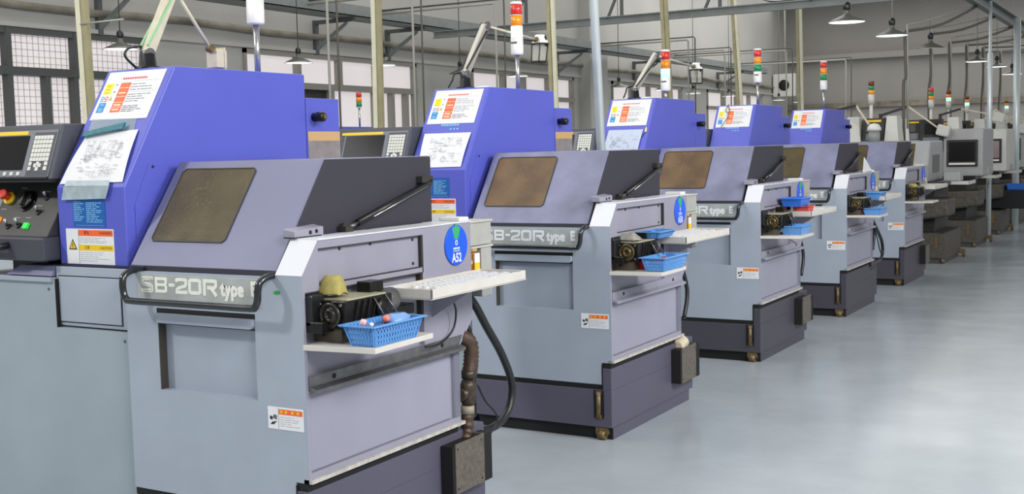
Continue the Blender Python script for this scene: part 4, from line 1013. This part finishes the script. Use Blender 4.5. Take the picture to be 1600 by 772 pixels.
def bin_(m, x, y, z, bx, by, tx, ty, h, mt, label, lattice=False, rot=0, cat='basket', name='plastic_basket'):
    o = build(basket_mb(bx, by, tx, ty, h, lattice), name, mt, loc=(m.location.x + x, m.location.y + y, z)); o.rotation_euler = (0, 0, rot)
    return tag(o, label, cat, 'small plastic baskets at the lathe ends')
bin_(M1, .19, .15, .8005, .042, .105, .056, .125, .062, BASKB, 'light blue perforated basket full of parts on the nearest lathe shelf', True)
bin_(M2, .20, .17, .8005, .042, .115, .056, .135, .062, BASKB, 'light blue perforated basket on the second lathe shelf', True)
bin_(M2, .09, .34, .935, .04, .08, .052, .095, .03, BASKB, 'light blue basket lying on the second lathe tray, behind the drill unit', True)
bin_(M2, .10, .19, .8005, .05, .06, .055, .07, .045, REDPL, 'dark red box under the drill unit of the second lathe', name='plastic_box', cat='box')
bin_(M3, .16, .22, .8005, .055, .09, .068, .115, .052, BASKB, 'light blue tub on the lower shelf of the third lathe')
bin_(M3, .08, .49, .962, .055, .10, .068, .115, .05, BASKD, 'royal blue tub on the upper tray of the third lathe')
bin_(M3, .12, .52, .902, .045, .06, .05, .065, .056, CORAL, 'coral red box under the blue tub on the third lathe tray', name='plastic_box', cat='box')
bin_(M4, .17, .20, .8005, .055, .10, .068, .12, .05, BASKB, 'light blue tub on the lower shelf of the fourth lathe')
bin_(M4, .09, .50, .902, .06, .11, .075, .125, .055, BASKB, 'light blue tub on the upper tray of the fourth lathe')
bin_(M4, .08, .18, .8005, .05, .06, .055, .07, .045, REDPL, 'dark red box under the drill unit of the fourth lathe', name='plastic_box', cat='box')
# the basket's contents
def lump(name, loc, s, m, label, cat, seed, grp=None):
    r = random.Random(seed); bm = bmesh.new(); bmesh.ops.create_icosphere(bm, subdivisions=2, radius=1)
    for v in bm.verts: v.co *= 1 + r.uniform(-.22, .22); v.co = Vector((v.co.x * s[0], v.co.y * s[1], v.co.z * s[2]))
    me = bpy.data.meshes.new(name); bm.to_mesh(me); bm.free(); me.materials.append(m)
    for p in me.polygons: p.use_smooth = True
    o = bpy.data.objects.new(name, me); COL.objects.link(o); o.location = loc
    return tag(o, label, cat, grp)
lump('plastic_bag', (.195, .215, .856), (.035, .05, .024), mat('pale_blue_bag', (120, 160, 215), .3), 'pale blue plastic bag bulging from the light blue basket', 'bag', 2)
lump('folded_cloth', (.195, .12, .845), (.03, .04, .014), mat('navy_cloth', (50, 90, 150), .7), 'dark blue cloth inside the nearest light blue basket', 'cloth', 5)
lump('plastic_bead', (.19, .165, .868), (.012, .014, .012), mat('salmon_plastic', (226, 130, 112), .4), 'salmon pink plastic piece in the nearest basket beside the bag', 'plastic part', 6, 'loose parts in the nearest basket')
lump('plastic_bead', (.17, .075, .868), (.010, .012, .012), PINK, 'pale pink cap at the front of the nearest basket', 'plastic part', 7, 'loose parts in the nearest basket')
lump('plastic_bead', (.2, .075, .862), (.006, .008, .007), WHITEP, 'tiny white cap at the front rim of the nearest basket', 'plastic part', 8, 'loose parts in the nearest basket')
def rag(x, y, z, w, d, h, m, label, seed):
    r = random.Random(seed); mb = MB(); N = 9; P = []
    ph = [r.uniform(0, 6) for _ in range(4)]
    for a in range(N + 1):
        for b in range(N + 1):
            u, t = -1 + 2 * a / N, -1 + 2 * b / N
            e = max(abs(u), abs(t)) ** 2
            zz = h * (1 - .8 * e ** 1.6) + .006 * math.sin(3 * u + ph[0]) * math.cos(4 * t + ph[1])
            P.append((u * w * (1 - .12 * math.sin(2 * t + ph[2])), t * d * (1 - .15 * math.sin(2.5 * u + ph[3])), max(.001, zz)))
    Q = [(p[0], p[1], max(0, p[2] - .003)) for p in P]; n1 = len(P)
    fs = [(a * (N + 1) + b, (a + 1) * (N + 1) + b, (a + 1) * (N + 1) + b + 1, a * (N + 1) + b + 1) for a in range(N) for b in range(N)]
    fs += [tuple(q + n1 for q in f[::-1]) for f in fs[:N * N]]
    rim = [k for k in range(N)] + [N + k * (N + 1) for k in range(N)] + [N * (N + 1) + N - k for k in range(N)] + [(N - k) * (N + 1) for k in range(N)]
    fs += [(rim[k], rim[(k + 1) % len(rim)], rim[(k + 1) % len(rim)] + n1, rim[k] + n1) for k in range(len(rim))]
    mb.add(P + Q, fs, 0, True)
    return tag(build(mb, 'oily_rag', m, loc=(x, y, z)), label, 'rag')
rag(.03, .115, .9345, .036, .036, .068, RAGY, 'oily yellow rag draped on the drill unit of the nearest lathe', 9)
rag(M2.location.x + .05, M2.location.y + .11, .935, .045, .035, .035, RAGG, 'grey rag on the drill unit of the second lathe', 10)
rag(M5.location.x + .05, M5.location.y + .11, .935, .04, .03, .03, RAGY, 'yellowish rag on the drill unit of the fifth lathe', 12)
# clear vials standing in the two nearest trays
VM = MB().lathe([(.0, 0), (.013, 0), (.0145, .006), (.0145, .024), (.0125, .024), (.0125, .004), (.0, .004)], (0, 0, 0), 'z', 14).mesh('clear_vial', [VIAL])
def vial_field(m, ty, x0, x1, ny, nx, label, group, seed):
    r = random.Random(seed)
    for a in range(ny):
        for b in range(nx):
            o = bpy.data.objects.new('clear_vial', VM); COL.objects.link(o)
            o.location = (m.location.x + x0 + (x1 - x0) * b / max(1, nx - 1) + r.uniform(-.002, .002), m.location.y + ty + .032 * a + r.uniform(-.002, .002), .9015)
            tag(o, label, 'vial', group)
vial_field(M1, .53, .045, .177, 15, 4, 'small clear plastic vial standing in rows on the nearest lathe tray', 'clear vials in the nearest tray', 1)
vial_field(M2, .58, .045, .177, 14, 4, 'small clear plastic vial standing in rows on the second lathe tray', 'clear vials in the second tray', 2)
vial_field(M3, .66, .06, .175, 11, 3, 'small clear plastic vial standing in rows on the third lathe tray', 'clear vials in the third tray', 3)
# white card leaning on the fourth lathe and a small one on the nearest tray back
tag(build(MB().px([(.70, 1.117), (.70, 1.12), (.95, 1.12), (.95, 1.117)], -.1, -.02).prism([(-.02, .62, 1.117), (-.02, .93, 1.117), (-.02, .66, 1.24)], [(-.026, .62, 1.117), (-.026, .93, 1.117), (-.026, .66, 1.24)]), 'white_card', WHITE, loc=M4.location), 'triangular white card standing on the top ledge of the fourth lathe', 'card')

# ================================================================== GREY LATHES FURTHER ON
def grey_lathe(k, y, label, var_):
    root = empty('grey_lathe', (0.0, y, 0), label, 'machine', 'all-grey lathes at the far end of the row')
    A = lambda key, fn, name, m, bv=0.0: cached('g%s%s' % (key, var_ if key in ('tower', 'head', 'arm', 'body', 'win', 'rim') else ''), fn, name, m, root, bv)
    A('tank', lambda: MB().box(-.62, 0, .0, .98, .055, .335).box(-.60, -.02, .03, .95, 0, .055), 'chip_tank', CHIPB, .006)
    A('tankt', lambda: MB().box(-.6, -.02, .02, .96, .335, .345).box(-.5, -.2, .2, .6, .345, .375), 'tank_lid', CHIPD)
    A('gau', lambda: MB().box(-.12, -.085, -.008, .002, .17, .31), 'sight_gauge', BRASS)
    A('cast', lambda: MB().lathe([(.035, -.015), (.035, .015)], (.05, .9, .036), 'x', 14).box(-.02, .06, .86, .93, .04, .09).lathe([(.03, -.015), (.03, .015)], (-.03, .02, .031), 'x', 14), 'caster', BRASS)
    A('base', lambda: MB().box(-1.6, -.16, .25, 1.1, 0, .86), 'lower_cabinet', CHIPD, .006)
    A('chute', lambda: MB().prism([(-.7, .05, .42), (.02, .05, .52), (.02, .05, .72), (-.7, .05, .70)], [(-.7, .5, .42), (.02, .5, .52), (.02, .5, .72), (-.7, .5, .70)]), 'chip_chute', CHIPB, .03)
    A('deck', lambda: MB().box(-1.25, -.02, .0, 1.0, .86, .90), 'work_deck', BLACK)
    if var_ == 'hood':
        A('body', lambda: MB().px([(.0, .90), (.0, 1.02), (.2, 1.36), (.95, 1.36), (.95, .90)], -.78, -.2), 'upper_body', GLATHE, .02)
        pl = on_slope(.0, 1.02, .2, 1.36)
        A('win', lambda: MB().plate(-.74, -.36, .08, .36, pl, .001, .004), 'viewing_window', GLASSBROWN)
        A('rim', lambda: MB().box(-.2, -.194, .3, .7, 1.0, 1.2), 'side_recess', DSTEEL)
    else:
        A('body', lambda: MB().px([(.05, .90), (.05, 1.36), (.10, 1.50), (.95, 1.50), (.95, .90)], -.42, .06), 'upper_body', GLATHE if var_ == 'door' else OFFW, .015)
        A('rim', lambda: MB().box(-.37, -.0, .03, .055, 1.02, 1.36), 'door_frame', CHIPD, .008)
        A('win', lambda: MB().box(-.34, -.03, .022, .034, 1.09, 1.33), 'door_window', SCREEN if var_ == 'door' else mat('reddish_panel', (150, 130, 130), .4))
        A('pull', lambda: MB().box(-.34, -.03, .01, .034, 1.045, 1.07), 'door_handle', WHITEP)
    for x0, x1 in ((-1.13, -.95), (-.69, -.53)) if var_ == 'hood' else ((-1.0, -.84), (-.40, -.22)):
        A('cov%g' % x0, lambda: MB().prism([(x0, .1, 1.36), (x1, .1, 1.36), (x1, .4, 1.36), (x0, .4, 1.36)], [(x0 + .02, .14, 1.65), (x1 - .03, .14, 1.65), (x1 - .03, .38, 1.65), (x0 + .02, .38, 1.65)]), 'white_cover', OFFW, .005)
    A('conb', lambda: MB().box(-1.2, -.5, .12, .42, .9, 1.37), 'cover_base', GLATHE)
    A('nc', lambda: MB().px([(.12, 1.36), (.2, 1.63), (.38, 1.63), (.38, 1.36)], -.94, -.70), 'control_unit', CHIPD)
    pl2 = on_slope(.12, 1.36, .2, 1.63)
    A('ncs', lambda: MB().plate(-.9, -.74, .235, .26, pl2, .001, .004, 0).plate(-.9, -.74, .02, .1, pl2, .001, .004, 1).plate(-.9, -.78, .12, .22, pl2, .001, .004, 2), 'control_face', [YELLOW, CONFRAME, SCREEN])
    if var_ != 'hood':
        A('panel', lambda: MB().box(-.70, -.42, .02, .1, 1.22, 1.63).box(-.6, -.5, .1, .16, 1.1, 1.5), 'swing_panel', CHIPD, .005)
        A('panelk', lambda: MB().box(-.66, -.46, .014, .021, 1.30, 1.40), 'panel_keys', CONFRAME)
        A('pscreen', lambda: MB().box(-.64, -.48, .014, .021, 1.44, 1.58), 'panel_screen', SCREEN)
    A('tray', lambda: MB().box(-.02, .17, .42, .9, .86, .875).box(-.02, .17, .42, .426, .875, .9).box(.164, .17, .42, .9, .875, .9), 'parts_tray', TRAYM)
    A('trayb', lambda: MB().box(-.1, .08, .4, .62, .9, 1.0), 'tray_box', GLATHE, .01)
    tx = (-.9, -.63, -.78, -.86, -.80, -.80)[k]; tz = (0, -.02, .02, .0, .03, .03)[k]
    tw = build(MB().lathe([(.036, 0), (.036, .11)], (tx, .4, 1.80 + tz), 'z', 14), 'signal_tower', OFFW, root)
    build(MB().cyl((tx, .4, 1.3), (tx, .4, 1.81 + tz), .02, 10), 'tower_pole', OFFW, tw)
    order = {'hood': (LENO, LENG, LENDR), 'door': (LENO, LENG, LENR), 'lit': (LENGL, LENO, LENDR)}[var_]
    if k == 4: order = (LENG, LENRL, LENRL)
    if k == 3: order = (LENGL, LENO, LENDR)
    for q, (nm, m) in enumerate(zip(('lower_lens', 'middle_lens', 'upper_lens'), order)):
        build(MB().lathe([(.034, 1.91 + tz + q * .05), (.034, 1.958 + tz + q * .05)], (tx, .4, 0), 'z', 14), nm, m, tw)
    # jointed lamp: start, elbow, head (x, z)
    st, el, hd = (((-1.42, 1.68), (-.97, 1.775), (-.83, 1.56)), ((-1.18, 1.70), (-.83, 1.80), (-.47, 1.52)), ((-.82, 1.72), (-.54, 1.80), (-.10, 1.70)), ((-.6, 1.6), (-.36, 1.82), (-.06, 1.55)), ((-.9, 1.6), (-.6, 1.8), (-.2, 1.65)), ((-.9, 1.6), (-.6, 1.8), (-.2, 1.65)))[k]
    lp = build(bar(MB(), (st[0], -.02, st[1]), (el[0], -.02, el[1]), .03, .03), 'lamp_arm', BLACK if k < 3 else LAMPB, root)
    build(bar(MB(), (el[0], -.02, el[1]), (hd[0], -.02, hd[1]), .02, .02), 'lamp_forearm', LAMPB, lp)
    if var_ == 'hood':
        build(MB().lathe([(.0, .07), (.05, .06), (.075, .02), (.078, -.01), (.06, -.015)], (hd[0] + .06, -.02, hd[1] - .06), 'z', 18), 'lamp_head', WHITEP, lp)
        build(MB().lathe([(.062, -.016), (.066, -.14)], (hd[0] + .06, -.02, hd[1] - .06), 'z', 16), 'lamp_glass', mat('frosted_glass', (170, 175, 172), .2, alpha=.6), lp)
    else:
        ho = build(MB().box(-.08, .08, -.05, .05, -.08, .06), 'lamp_head', OFFW, lp, .02, (hd[0] + .07, -.02, hd[1] - .03)); ho.rotation_euler = (0, math.radians(15), 0)
    build(MB().box(st[0] - .02, st[0] + .02, -.04, .0, .9, st[1] + .02), 'lamp_post', BLACK, lp)
    if k == 2: build(MB().box(-.16, .38, .2, .72, .36, .63), 'side_shelf', BLACK, root, .01)
    return root
GY = [10.7514, 12.9017, 15.052, 17.2023, 19.3526, 21.5]
GL = ['grey lathe directly behind the fifth blue lathe, with amber window', 'pale grey lathe with a large dark door window behind the grimy chip tanks', 'bright off-white lathe beside the steel post among the far machines',
      'grey lathe near the right edge with a dark chip tank on the floor', 'far grey lathe with a red-lit signal tower', 'farthest grey lathe at the right edge']
for k in range(6): grey_lathe(k, GY[k], GL[k], ['hood', 'door', 'lit', 'door', 'lit', 'lit'][k])
# things near them
bin_(bpy.data.objects['grey_lathe.001'], -.05, .5, 1.0005, .06, .09, .07, .1, .06, mat('steel_blue_plastic', (72, 100, 140), .4), 'dusky blue basket on the tray box of the far dark-windowed lathe')
bin_(bpy.data.objects['grey_lathe.002'], .2, .46, .6305, .14, .2, .16, .22, .07, BASKD, 'wide bright blue bin at the right edge by the far lathes', cat='bin', name='plastic_bin')
